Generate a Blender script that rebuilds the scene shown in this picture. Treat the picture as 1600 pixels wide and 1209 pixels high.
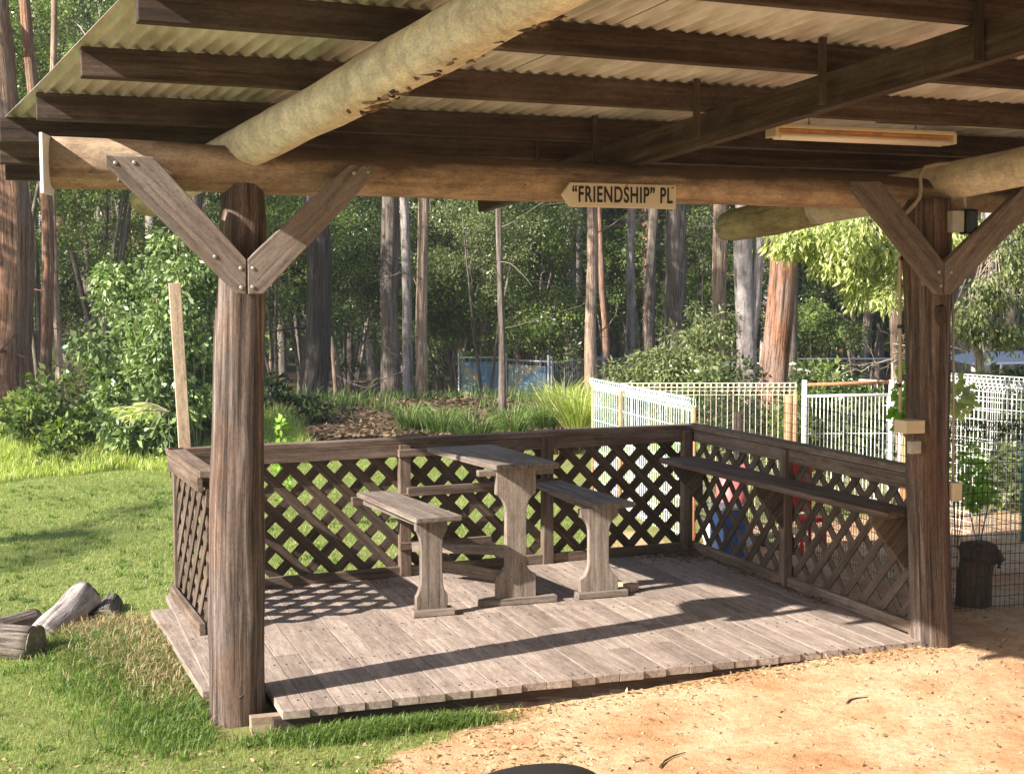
import bpy, bmesh, math, random
import numpy as np
from mathutils import Vector, Matrix, noise

for o in list(bpy.data.objects):
    bpy.data.objects.remove(o, do_unlink=True)
SC = bpy.context.scene
COL = SC.collection
RNG = np.random.default_rng(7)
random.seed(7)

# ------------------------------------------------------------------ camera
CX, CY, CZ = -0.7575, -5.6455, 1.6
PIT, ROL, YAW, FPX = -0.0678, -0.0023, -0.3229, 2299.8
fw = Vector((-math.sin(YAW) * math.cos(PIT), math.cos(YAW) * math.cos(PIT), math.sin(PIT)))
rt = Vector((math.cos(YAW), math.sin(YAW), 0))
up_ = rt.cross(fw)
r2 = rt * math.cos(ROL) + up_ * math.sin(ROL)
u2 = -rt * math.sin(ROL) + up_ * math.cos(ROL)
cam = bpy.data.cameras.new('camera')
co = bpy.data.objects.new('camera', cam)
COL.objects.link(co)
co.matrix_world = Matrix(((r2.x, u2.x, -fw.x, CX), (r2.y, u2.y, -fw.y, CY), (r2.z, u2.z, -fw.z, CZ), (0, 0, 0, 1)))
cam.sensor_width = 36
cam.lens = FPX / 1600 * 36
cam.clip_start = 0.05
cam.clip_end = 1000
SC.camera = co

# ------------------------------------------------------------------ light
SUN_AZ, SUN_EL = math.radians(16.4), math.radians(32.2)   # light travels towards +x, a little +y
sun_travel = Vector((math.cos(SUN_AZ) * math.cos(SUN_EL), math.sin(SUN_AZ) * math.cos(SUN_EL), -math.sin(SUN_EL)))
sl = bpy.data.lights.new('sun', 'SUN')
sl.energy = 5.0
sl.angle = math.radians(0.5)
sl.color = (1.0, 0.93, 0.82)
so = bpy.data.objects.new('sun', sl)
COL.objects.link(so)
so.rotation_euler = sun_travel.to_track_quat('-Z', 'Y').to_euler()
w = bpy.data.worlds.new('World')
SC.world = w
w.use_nodes = True
nt = w.node_tree
sky = nt.nodes.new('ShaderNodeTexSky')
sky.sky_type = 'NISHITA'
sky.sun_disc = False
sky.sun_elevation = SUN_EL
to_sun = -sun_travel
sky.sun_rotation = math.atan2(to_sun.x, to_sun.y)
nt.links.new(sky.outputs[0], nt.nodes['Background'].inputs[0])
nt.nodes['Background'].inputs[1].default_value = 0.095
SC.view_settings.view_transform = 'Standard'
SC.view_settings.look = 'None'
SC.view_settings.exposure = 1.4
SC.view_settings.gamma = 1
SC.render.engine = 'CYCLES'
SC.cycles.max_bounces = 8
SC.cycles.diffuse_bounces = 5
SC.cycles.transparent_max_bounces = 8
SC.cycles.use_denoising = True

# ------------------------------------------------------------------ materials
def new_mat(name):
    m = bpy.data.materials.new(name)
    m.use_nodes = True
    n = m.node_tree.nodes
    return m, n, m.node_tree.links, n['Principled BSDF']

def _noise(n, l, vec, scale, detail=4, rough=0.55, dist=0.0):
    t = n.new('ShaderNodeTexNoise')
    t.inputs['Scale'].default_value = scale
    t.inputs['Detail'].default_value = detail
    t.inputs['Roughness'].default_value = rough
    t.inputs['Distortion'].default_value = dist
    if vec is not None:
        l.new(vec, t.inputs['Vector'])
    return t.outputs[0]

def _map(n, l, vec, scale):
    mp = n.new('ShaderNodeMapping')
    mp.inputs['Scale'].default_value = scale
    l.new(vec, mp.inputs['Vector'])
    return mp.outputs[0]

def _ramp(n, l, fac, stops):
    r = n.new('ShaderNodeValToRGB')
    e = r.color_ramp.elements
    while len(e) < len(stops):
        e.new(0.5)
    for el, (p, c) in zip(e, stops):
        el.position = p
        el.color = (*c, 1) if len(c) == 3 else c
    l.new(fac, r.inputs[0])
    return r.outputs[0]

def _mix(n, l, fac, a, b, mode='MIX'):
    m = n.new('ShaderNodeMix')
    m.data_type = 'RGBA'
    m.blend_type = mode
    if isinstance(fac, (int, float)):
        m.inputs[0].default_value = fac
    else:
        l.new(fac, m.inputs[0])
    for sock, v in ((m.inputs[6], a), (m.inputs[7], b)):
        if isinstance(v, tuple):
            sock.default_value = (*v, 1)
        else:
            l.new(v, sock)
    return m.outputs[2]

def _math(n, l, op, a, b=0.0, clamp=False):
    m = n.new('ShaderNodeMath')
    m.operation = op
    m.use_clamp = clamp
    for i, v in enumerate((a, b)):
        if isinstance(v, (int, float)):
            m.inputs[i].default_value = v
        else:
            l.new(v, m.inputs[i])
    return m.outputs[0]

def _attr(n, name):
    a = n.new('ShaderNodeAttribute')
    a.attribute_name = name
    return a

def _bump(n, l, h, bsdf, strength=0.4, dist=0.004):
    b = n.new('ShaderNodeBump')
    b.inputs['Strength'].default_value = strength
    b.inputs['Distance'].default_value = dist
    l.new(h, b.inputs['Height'])
    l.new(b.outputs[0], bsdf.inputs['Normal'])

G3 = lambda s, k=1: (s[0] * k, s[1] * k, s[2] * k)

def wood(name, dark, mid, light, blot=None, blot_amt=0.5, crack=0.5, fine=34, rough=0.8, bump=0.5, var=0.35, blot_scale=3.0):
    m, n, l, b = new_mat(name)
    g = _attr(n, 'grain').outputs['Vector']
    v1 = _map(n, l, g, (1.3, fine, fine))
    a = _noise(n, l, v1, 1.0, 6, 0.65, 0.4)
    col = _ramp(n, l, a, [(0.3, dark), (0.5, mid), (0.72, light)])
    v2 = _map(n, l, g, (3.0, fine * 4, fine * 4))
    c = _noise(n, l, v2, 1.0, 3, 0.6)
    cr = _ramp(n, l, c, [(0.3, (0.25, 0.25, 0.25)), (0.46, (1, 1, 1))])
    col = _mix(n, l, crack, col, cr, 'MULTIPLY')
    if blot:
        v3 = _map(n, l, g, (blot_scale, blot_scale * 2.2, blot_scale * 2.2))
        bn = _noise(n, l, v3, 1.0, 4, 0.6)
        bf = _ramp(n, l, bn, [(0.45, (0, 0, 0)), (0.62, (1, 1, 1))])
        bf2 = _math(n, l, 'MULTIPLY', bf, blot_amt)
        col = _mix(n, l, bf2, col, blot)
    v4 = _map(n, l, g, (14.0, fine * 2.2, fine * 2.2))
    fl = _ramp(n, l, _noise(n, l, v4, 1.0, 5, 0.75), [(0.28, (0.5, 0.47, 0.45)), (0.5, (0.98, 0.98, 0.98)), (0.72, (1.3, 1.28, 1.25))])
    col = _mix(n, l, 0.75, col, fl, 'MULTIPLY')
    iso = _ramp(n, l, _noise(n, l, _map(n, l, g, (70, 150, 150)), 1.0, 3, 0.7), [(0.3, (0.62, 0.60, 0.58)), (0.5, (1, 1, 1)), (0.7, (1.22, 1.2, 1.18))])
    col = _mix(n, l, 0.7, col, iso, 'MULTIPLY')
    sp = _ramp(n, l, _noise(n, l, _map(n, l, g, (0.9, fine * 1.6, fine * 1.6)), 1.0, 2, 0.5), [(0.36, (0.22, 0.2, 0.18)), (0.395, (1, 1, 1))])
    col = _mix(n, l, crack * 0.6, col, sp, 'MULTIPLY')
    t = _attr(n, 'tone').outputs['Fac']
    tv = _math(n, l, 'MULTIPLY_ADD', t, var)
    n_ = tv.node
    n_.inputs[2].default_value = 1 - var / 2
    hsv = n.new('ShaderNodeHueSaturation')
    l.new(col, hsv.inputs['Color'])
    l.new(tv, hsv.inputs['Value'])
    l.new(hsv.outputs[0], b.inputs['Base Color'])
    b.inputs['Roughness'].default_value = rough
    b.inputs['Specular IOR Level'].default_value = 0.25
    h = _math(n, l, 'ADD', a, _math(n, l, 'MULTIPLY', cr, 0.5))
    _bump(n, l, h, b, bump, 0.003)
    return m

M = {}
M['post'] = wood('weathered_post', (0.025, 0.018, 0.015), (0.105, 0.077, 0.066), (0.29, 0.235, 0.215), (0.17, 0.085, 0.045), 0.35, 0.95, 36, bump=1.0, blot_scale=2.2)
M['brace'] = wood('weathered_brace', (0.12, 0.092, 0.08), (0.185, 0.15, 0.133), (0.26, 0.215, 0.195), (0.14, 0.09, 0.07), 0.4, 0.5, 26)
M['beam'] = wood('peeled_log', (0.25, 0.165, 0.11), (0.38, 0.275, 0.19), (0.48, 0.37, 0.27), (0.13, 0.085, 0.055), 0.45, 0.45, 9, bump=0.6, blot_scale=4)
def darken_top(m):  # darker brown on the log's upper side, except near its left end
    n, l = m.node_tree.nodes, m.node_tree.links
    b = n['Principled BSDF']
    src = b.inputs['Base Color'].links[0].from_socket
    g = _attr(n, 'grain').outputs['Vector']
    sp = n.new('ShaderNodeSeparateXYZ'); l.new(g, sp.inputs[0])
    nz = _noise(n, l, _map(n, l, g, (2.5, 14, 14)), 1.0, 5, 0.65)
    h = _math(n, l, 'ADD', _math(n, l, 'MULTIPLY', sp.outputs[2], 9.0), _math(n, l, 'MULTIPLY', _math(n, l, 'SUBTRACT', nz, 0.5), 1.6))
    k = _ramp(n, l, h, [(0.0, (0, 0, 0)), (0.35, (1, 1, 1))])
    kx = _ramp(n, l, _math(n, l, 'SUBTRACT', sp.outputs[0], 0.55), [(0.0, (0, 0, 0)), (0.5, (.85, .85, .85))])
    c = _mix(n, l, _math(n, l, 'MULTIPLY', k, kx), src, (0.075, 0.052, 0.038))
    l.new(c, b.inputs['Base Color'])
darken_top(M['beam'])
M['rafter'] = wood('pale_debarked_log', (0.46, 0.39, 0.30), (0.58, 0.51, 0.41), (0.68, 0.61, 0.51), (0.34, 0.22, 0.14), 0.3, 0.25, 5, bump=0.35, blot_scale=5)
M['mossy'] = wood('mossy_log', (0.26, 0.22, 0.12), (0.40, 0.35, 0.20), (0.52, 0.47, 0.30), (0.14, 0.12, 0.06), 0.5, 0.55, 9, bump=0.9)
M['purlin'] = wood('dark_sawn_hardwood', (0.028, 0.018, 0.014), (0.062, 0.041, 0.031), (0.125, 0.09, 0.07), (0.13, 0.105, 0.09), 0.35, 0.5, 30)
M['lattice'] = wood('brown_stained_lattice', (0.05, 0.034, 0.025), (0.10, 0.070, 0.052), (0.17, 0.125, 0.098), (0.22, 0.17, 0.14), 0.25, 0.5, 40)
M['rail'] = wood('worn_rail', (0.08, 0.053, 0.040), (0.15, 0.105, 0.08), (0.25, 0.185, 0.145), (0.30, 0.24, 0.20), 0.35, 0.5, 30)
M['bench'] = wood('sun_bleached_bench', (0.14, 0.108, 0.09), (0.22, 0.178, 0.15), (0.34, 0.29, 0.25), (0.12, 0.087, 0.07), 0.35, 0.5, 30)
M['deck'] = wood('deck_boards', (0.24, 0.185, 0.155), (0.325, 0.26, 0.22), (0.42, 0.345, 0.295), (0.20, 0.15, 0.135), 0.45, 0.3, 26, var=0.4, blot_scale=5)
M['newpine'] = wood('pale_pine', (0.33, 0.24, 0.17), (0.42, 0.32, 0.235), (0.52, 0.42, 0.32), (0.30, 0.22, 0.16), 0.3, 0.25, 22)
M['endgrain'] = wood('sawn_log_end', (0.13, 0.11, 0.08), (0.22, 0.19, 0.15), (0.32, 0.29, 0.24), (0.12, 0.12, 0.06), 0.5, 0.5, 30)

def bark(name, dark, mid, light, blot=None, amt=0.5, fine=26, stretch=1.6, bump=1.0, bs=1.2):
    m = wood(name, dark, mid, light, blot, amt, 0.95, fine * 1.5, 0.95, bump, 0.25, bs)
    for x in m.node_tree.nodes:
        if x.type == 'BUMP':
            x.inputs['Distance'].default_value = 0.03
    return m
M['bark_red'] = bark('red_stringy_bark', (0.13, 0.07, 0.045), (0.30, 0.16, 0.10), (0.42, 0.27, 0.19), (0.24, 0.19, 0.16), 0.5, 14)
M['bark_orange'] = bark('orange_bark', (0.13, 0.065, 0.04), (0.30, 0.145, 0.085), (0.42, 0.25, 0.17), (0.24, 0.19, 0.17), 0.6, 12, bs=2.5)
M['bark_grey'] = bark('grey_bark', (0.09, 0.075, 0.065), (0.20, 0.165, 0.14), (0.33, 0.29, 0.26), (0.12, 0.08, 0.06), 0.4, 14)
M['bark_shaded'] = bark('shaded_grey_bark', (0.04, 0.034, 0.03), (0.09, 0.075, 0.065), (0.17, 0.145, 0.13))  # darker grey bark, deep shade of the wood put into its colour
M['bark_tan'] = bark('tan_fibrous_bark', (0.20, 0.13, 0.09), (0.42, 0.30, 0.22), (0.58, 0.46, 0.37), (0.22, 0.15, 0.11), 0.5, 14)
M['bark_pale'] = bark('pale_smooth_bark', (0.26, 0.215, 0.20), (0.40, 0.35, 0.335), (0.52, 0.47, 0.45), (0.22, 0.18, 0.16), 0.5, 5, bump=0.4, bs=2.5)
M['twig'] = bark('dry_twig', (0.22, 0.17, 0.12), (0.40, 0.33, 0.25), (0.55, 0.48, 0.38))

def simple(name, col, rough=0.5, metal=0.0, nz=0.25, scale=18, bump=0.0, spec=0.5):
    m, n, l, b = new_mat(name)
    tc = n.new('ShaderNodeTexCoord').outputs['Object']
    a = _noise(n, l, tc, scale, 5)
    c = _ramp(n, l, a, [(0.3, G3(col, 1 - nz)), (0.7, tuple(min(1, x * (1 + nz * 0.5)) for x in col))])
    l.new(c, b.inputs['Base Color'])
    b.inputs['Roughness'].default_value = rough
    b.inputs['Metallic'].default_value = metal
    b.inputs['Specular IOR Level'].default_value = spec
    if bump:
        _bump(n, l, a, b, bump, 0.003)
    return m
M['white_wire'] = simple('white_coated_wire', (0.80, 0.80, 0.78), 0.4, 0, 0.1)
M['cream_wire'] = simple('cream_coated_wire', (0.74, 0.66, 0.50), 0.4, 0, 0.15)
M['mint_wire'] = simple('mint_coated_wire', (0.66, 0.82, 0.78), 0.4, 0, 0.1)
M['teal'] = simple('teal_paint', (0.10, 0.36, 0.30), 0.5)
M['rust'] = simple('rusty_steel', (0.45, 0.20, 0.09), 0.8, 0, 0.5, 40)
M['orange_post'] = simple('rust_stained_post', (0.48, 0.25, 0.13), 0.7, 0, 0.35, 14)
M['dark_wire'] = simple('dark_garden_wire', (0.035, 0.035, 0.03), 0.6)
M['galv'] = simple('galvanised_tube', (0.50, 0.52, 0.55), 0.4, 0.5, 0.1)
M['screw'] = simple('screw_steel', (0.45, 0.44, 0.42), 0.45, 0.7)
M['cream_plastic'] = simple('cream_plastic', (0.62, 0.52, 0.36), 0.5, 0, 0.1)
M['conduit'] = simple('pale_conduit', (0.42, 0.35, 0.27), 0.5, 0, 0.15)
M['sign_face'] = simple('cream_sign_face', (0.66, 0.59, 0.46), 0.5, 0, 0.1, 9)
M['sign_ink'] = simple('black_lettering', (0.02, 0.018, 0.018), 0.5)
M['white_paint'] = simple('white_painted_board', (0.80, 0.82, 0.84), 0.5, 0, 0.05)
M['black_plastic'] = simple('black_plastic', (0.015, 0.015, 0.017), 0.3, 0, 0.2)
M['mirror_plastic'] = simple('dark_mirror_housing', (0.02, 0.018, 0.017), 0.45, 0, 0.2)
M['grey_box'] = simple('grey_box', (0.42, 0.40, 0.36), 0.5)
M['tube_glass'] = simple('unlit_tube', (0.85, 0.76, 0.66), 0.3, 0, 0.03)
M['fitting'] = simple('fitting_enamel', (0.62, 0.30, 0.12), 0.4, 0, 0.35)
M['red_plastic'] = simple('red_plastic', (0.75, 0.03, 0.03), 0.35)
M['blue_plastic'] = simple('blue_plastic', (0.07, 0.20, 0.60), 0.35)
M['pink_plastic'] = simple('faded_red_plastic', (0.55, 0.14, 0.14), 0.5)
M['white_plastic'] = simple('white_plastic', (0.8, 0.8, 0.78), 0.5)
M['tarp'] = simple('dark_blue_sheet', (0.05, 0.07, 0.12), 0.5)
M['pebble'] = simple('pebble', (0.50, 0.36, 0.24), 0.9, 0, 0.6, 30)

def sheet_iron():
    m, n, l, b = new_mat('aged_corrugated_iron')
    tc = n.new('ShaderNodeTexCoord').outputs['Object']
    a = _noise(n, l, tc, 3.5, 6, 0.6)
    v = _map(n, l, tc, (14, 1.2, 14))
    s = _noise(n, l, v, 1.0, 5, 0.6)
    c = _ramp(n, l, a, [(0.3, (0.50, 0.47, 0.47)), (0.5, (0.66, 0.62, 0.62)), (0.7, (0.76, 0.73, 0.73))])
    c2 = _ramp(n, l, s, [(0.35, (0.55, 0.48, 0.38)), (0.6, (1, 1, 1))])
    c = _mix(n, l, 0.7, c, c2, 'MULTIPLY')
    rn = _ramp(n, l, _noise(n, l, _map(n, l, tc, (5, 2, 5)), 1.0, 7, 0.7), [(0.56, (0, 0, 0)), (0.70, (.4, .4, .4))])
    c = _mix(n, l, rn, c, (0.24, 0.15, 0.10))
    l.new(c, b.inputs['Base Color'])
    b.inputs['Roughness'].default_value = 0.6
    b.inputs['Metallic'].default_value = 0.15
    _bump(n, l, a, b, 0.2, 0.002)
    return m
M['iron'] = sheet_iron()

def banner():
    m, n, l, b = new_mat('blue_and_orange_banner')
    tc = n.new('ShaderNodeTexCoord').outputs['Object']
    wv = n.new('ShaderNodeTexWave')
    wv.bands_direction = 'DIAGONAL'
    wv.inputs['Scale'].default_value = 0.55
    wv.inputs['Distortion'].default_value = 5.0
    wv.inputs['Detail'].default_value = 2.0
    wv.inputs['Detail Scale'].default_value = 0.7
    l.new(tc, wv.inputs['Vector'])
    a = _math(n, l, 'MULTIPLY_ADD', wv.outputs['Fac'], 0.5)
    a.node.inputs[2].default_value = 0.25
    c = _ramp(n, l, a, [(0.36, (0.20, 0.34, 0.46)), (0.47, (0.28, 0.44, 0.56)), (0.52, (0.58, 0.43, 0.24)), (0.62, (0.62, 0.50, 0.32)), (0.7, (0.36, 0.44, 0.38))])
    l.new(c, b.inputs['Base Color'])
    b.inputs['Roughness'].default_value = 0.7
    return m
M['banner'] = banner()

def leaf_mat(name, dark, light, trans=0.35, gloss=0.35):
    m, n, l, b = new_mat(name)
    t = _attr(n, 'tone').outputs['Fac']
    c = _ramp(n, l, t, [(0.0, dark), (1.0, light)])
    l.new(c, b.inputs['Base Color'])
    b.inputs['Roughness'].default_value = gloss
    b.inputs['Specular IOR Level'].default_value = 0.4
    tr = n.new('ShaderNodeBsdfTranslucent')
    c2 = _mix(n, l, 1.0, c, (1.0, 1.25, 0.5), 'MULTIPLY')
    l.new(c2, tr.inputs[0])
    mx = n.new('ShaderNodeMixShader')
    mx.inputs[0].default_value = trans
    l.new(b.outputs[0], mx.inputs[1])
    l.new(tr.outputs[0], mx.inputs[2])
    l.new(mx.outputs[0], n['Material Output'].inputs[0])
    return m
L = {}
L['mid'] = leaf_mat('mid_green_leaf', (0.045, 0.075, 0.022), (0.29, 0.36, 0.10))
L['dark'] = leaf_mat('dark_green_leaf', (0.028, 0.048, 0.018), (0.17, 0.22, 0.075))
L['grey'] = leaf_mat('grey_green_gum_leaf', (0.08, 0.105, 0.045), (0.40, 0.43, 0.20))
L['gloss'] = leaf_mat('glossy_shrub_leaf', (0.05, 0.09, 0.03), (0.42, 0.52, 0.22), 0.25, 0.3)
L['yellow'] = leaf_mat('sunlit_yellow_green_leaf', (0.26, 0.31, 0.09), (0.78, 0.78, 0.38), 0.4)
L['lime'] = leaf_mat('lime_leaf', (0.20, 0.34, 0.04), (0.42, 0.60, 0.10), 0.5)
L['lawn'] = leaf_mat('lawn_blade', (0.14, 0.20, 0.04), (0.44, 0.50, 0.17), 0.45, 0.6)
L['lush'] = leaf_mat('lush_blade', (0.085, 0.15, 0.025), (0.24, 0.33, 0.085), 0.45, 0.5)
L['tall'] = leaf_mat('long_grass_blade', (0.28, 0.34, 0.07), (0.75, 0.74, 0.30), 0.45, 0.6)
L['straw'] = leaf_mat('straw', (0.24, 0.16, 0.08), (0.60, 0.46, 0.28), 0.3, 0.8)
L['litter'] = leaf_mat('dead_leaf', (0.06, 0.036, 0.022), (0.26, 0.17, 0.105), 0.15, 0.8)
L['tuft'] = leaf_mat('tussock_blade', (0.07, 0.12, 0.03), (0.28, 0.36, 0.12), 0.35, 0.5)

# ------------------------------------------------------------------ ground cover map
DECK = (-0.10, 3.13, -0.085, 2.45)
def sstep(a, b, x):
    t = np.clip((x - a) / (b - a), 0, 1)
    return t * t * (3 - 2 * t)
def wob(x, y, s=1.0):
    return np.sin(x * 3.1 * s + 1.3) * np.cos(y * 2.7 * s + .4) * .5 + np.sin(x * 7.3 * s + y * 5.1 * s) * .25 + np.sin(x * 13.7 * s - y * 11.1 * s + 2) * .15
LB_Y = [-8, -2.2, -1.2, -0.75, -0.50, -0.28, -0.15, 0.0, 2.4, 2.9, 6, 9, 12, 40]
LB_X = [-1.5, -0.6, 0.02, 0.30, 0.55, 0.80, 0.9, 0.9, 0.9, 2.9, 3.5, 4.4, 5.0, 6.0]
def lawn_mask(x, y):
    xb = np.interp(y, LB_Y, LB_X)
    m = sstep(0.16, -0.16, x - xb + wob(x, y, 1.5) * .12)
    m = m * sstep(10.2, 9.2, y - 0.25 * x * (x > 0) + wob(x, y, .5) * .5)
    return m
def litter_mask(x, y):
    return sstep(9.2, 10.6, y - 0.2 * np.clip(x, -5, 8) + wob(x, y, .4) * .6)
def ground_z(x, y):
    r = np.hypot(x - CX, y - CY)
    z = -0.1 + 0.012 * wob(x, y, .8) * sstep(0.4, 1.5, np.hypot(x - 1.5, y - 1.1) - 2.2)
    drop = sstep(19, 38, r) * 2.0 * sstep(1.5, 5.0, x)
    z = z - drop + sstep(22, 60, r) * 1.2 * sstep(3, -3, x)
    z = z + 0.18 * np.exp(-((y - 13.5) / 1.5) ** 2) * sstep(0.5, 2.5, x) * sstep(9, 7, x)
    z = z + 0.075 * sstep(1.0, 3.0, x) * sstep(-1.6, -.25, y) * sstep(3.2, 1.5, y)
    z = z + 0.05 * np.exp(-(((x + .15) / .45) ** 2 + ((y - 1.3) / .7) ** 2))
    return z

def mesh_np(name, verts, faces_flat, counts, mat, parent=None, tone=None, smooth=False, extra=None):
    me = bpy.data.meshes.new(name)
    nv = len(verts)
    me.vertices.add(nv)
    me.vertices.foreach_set('co', np.asarray(verts, np.float32).ravel())
    nl = len(faces_flat)
    me.loops.add(nl)
    me.loops.foreach_set('vertex_index', np.asarray(faces_flat, np.int32))
    nf = len(counts)
    me.polygons.add(nf)
    counts = np.asarray(counts, np.int32)
    st = np.zeros(nf, np.int32)
    st[1:] = np.cumsum(counts)[:-1]
    me.polygons.foreach_set('loop_start', st)
    me.polygons.foreach_set('loop_total', counts)
    if smooth:
        me.polygons.foreach_set('use_smooth', np.ones(nf, bool))
    if tone is not None:
        a = me.attributes.new('tone', 'FLOAT', 'POINT')
        a.data.foreach_set('value', np.asarray(tone, np.float32))
    for k, v in (extra or {}).items():
        a = me.attributes.new(k, 'FLOAT', 'POINT')
        a.data.foreach_set('value', np.asarray(v, np.float32))
    me.update(calc_edges=True)
    me.validate()
    if mat:
        me.materials.append(mat)
    o = bpy.data.objects.new(name, me)
    COL.objects.link(o)
    o.parent = parent
    return o

def tag(o, label=None, cat=None, group=None, kind=None):
    if label: o['label'] = label
    if cat: o['category'] = cat
    if group: o['group'] = group
    if kind: o['kind'] = kind
    return o

def empty(name, loc, label, cat, group=None, rz=0.0):
    o = bpy.data.objects.new(name, None)
    o.empty_display_size = 0.1
    COL.objects.link(o)
    o.location = loc
    o.rotation_euler[2] = rz
    return tag(o, label, cat, group)

# ------------------------------------------------------------------ ground sheet
def axis_coords(lo, hi, step, far_lo, far_hi, growth=1.13):
    a = list(np.arange(lo, hi, step))
    s, x = step, a[-1]
    while x < far_hi:
        s *= growth; x += s; a.append(x)
    s, x, b = step, a[0], []
    while x > far_lo:
        s *= growth; x -= s; b.append(x)
    return np.array(b[::-1] + a)
gx = axis_coords(-1.6, 5.5, 0.05, -150, 190)
gy = axis_coords(-2.2, 6.0, 0.05, -60, 220)
X, Y = np.meshgrid(gx, gy)
Z = ground_z(X, Y) + 0.004 * np.sin(X * 37 + Y * 11) * np.cos(Y * 41 - X * 13)
nx, ny = len(gx), len(gy)
idx = np.arange(nx * ny).reshape(ny, nx)
f = np.stack([idx[:-1, :-1], idx[:-1, 1:], idx[1:, 1:], idx[1:, :-1]], -1).reshape(-1, 4)

def ground_material():
    m, n, l, b = new_mat('ground_surface')
    tc = n.new('ShaderNodeTexCoord').outputs['Object']
    n1 = _noise(n, l, tc, 2.2, 8, 0.65)
    n2 = _noise(n, l, tc, 26, 8, 0.7)
    n3 = _noise(n, l, tc, 130, 4, 0.7)
    dirt = _ramp(n, l, n1, [(0.36, (0.49, 0.265, 0.135)), (0.48, (0.58, 0.36, 0.205)), (0.62, (0.67, 0.48, 0.31))])
    dm = _ramp(n, l, n2, [(0.32, (0.55, 0.5, 0.46)), (0.55, (1, 1, 1))])
    dirt = _mix(n, l, 0.6, dirt, dm, 'MULTIPLY')
    sp = _ramp(n, l, n3, [(0.34, (0.45, 0.38, 0.32)), (0.46, (1, 1, 1)), (0.7, (1.0, 1.0, 1.0))])
    dirt = _mix(n, l, 0.6, dirt, sp, 'MULTIPLY')
    lawn = _ramp(n, l, n2, [(0.3, (0.10, 0.125, 0.035)), (0.5, (0.20, 0.22, 0.07)), (0.7, (0.34, 0.32, 0.15))])
    l1 = _noise(n, l, tc, 0.9, 5, 0.6)
    dry = _ramp(n, l, l1, [(0.5, (0, 0, 0)), (0.66, (1, 1, 1))])
    lawn = _mix(n, l, _math(n, l, 'MULTIPLY', dry, 0.55), lawn, (0.33, 0.29, 0.12))
    lit = _ramp(n, l, n2, [(0.3, (0.05, 0.034, 0.024)), (0.5, (0.12, 0.08, 0.055)), (0.7, (0.26, 0.18, 0.12))])
    a1 = _attr(n, 'lawn').outputs['Fac']
    a1n = _math(n, l, 'ADD', a1, _math(n, l, 'MULTIPLY', _math(n, l, 'SUBTRACT', n2, 0.5), 0.9))
    k1 = _ramp(n, l, a1n, [(0.4, (0, 0, 0)), (0.6, (1, 1, 1))])
    a2 = _attr(n, 'litter').outputs['Fac']
    c = _mix(n, l, k1, dirt, lawn)
    c = _mix(n, l, a2, c, lit)
    l.new(c, b.inputs['Base Color'])
    b.inputs['Roughness'].default_value = 0.95
    b.inputs['Specular IOR Level'].default_value = 0.1
    h = _math(n, l, 'ADD', n2, _math(n, l, 'MULTIPLY', n3, 0.5))
    _bump(n, l, h, b, 0.9, 0.012)
    return m
lm = lawn_mask(X, Y)
# patchy orange soil and green behind the right lattice
patch = sstep(2.9, 3.5, X) * (Y < 9) * sstep(0.05, 0.4, wob(X, Y, .6) - .1)
lm = np.maximum(lm, patch * 0.9 * (Y > 3.0))
lm = np.maximum(lm, sstep(3.0, 4.2, Y) * sstep(3.0, 3.4, X) * sstep(14, 10, Y) * .75)
g = mesh_np('ground', np.stack([X, Y, Z], -1).reshape(-1, 3), f.ravel(), np.full(len(f), 4), ground_material(), smooth=True,
            extra={'lawn': lm.ravel(), 'litter': litter_mask(X, Y).ravel()})
tag(g, kind='structure')

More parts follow.
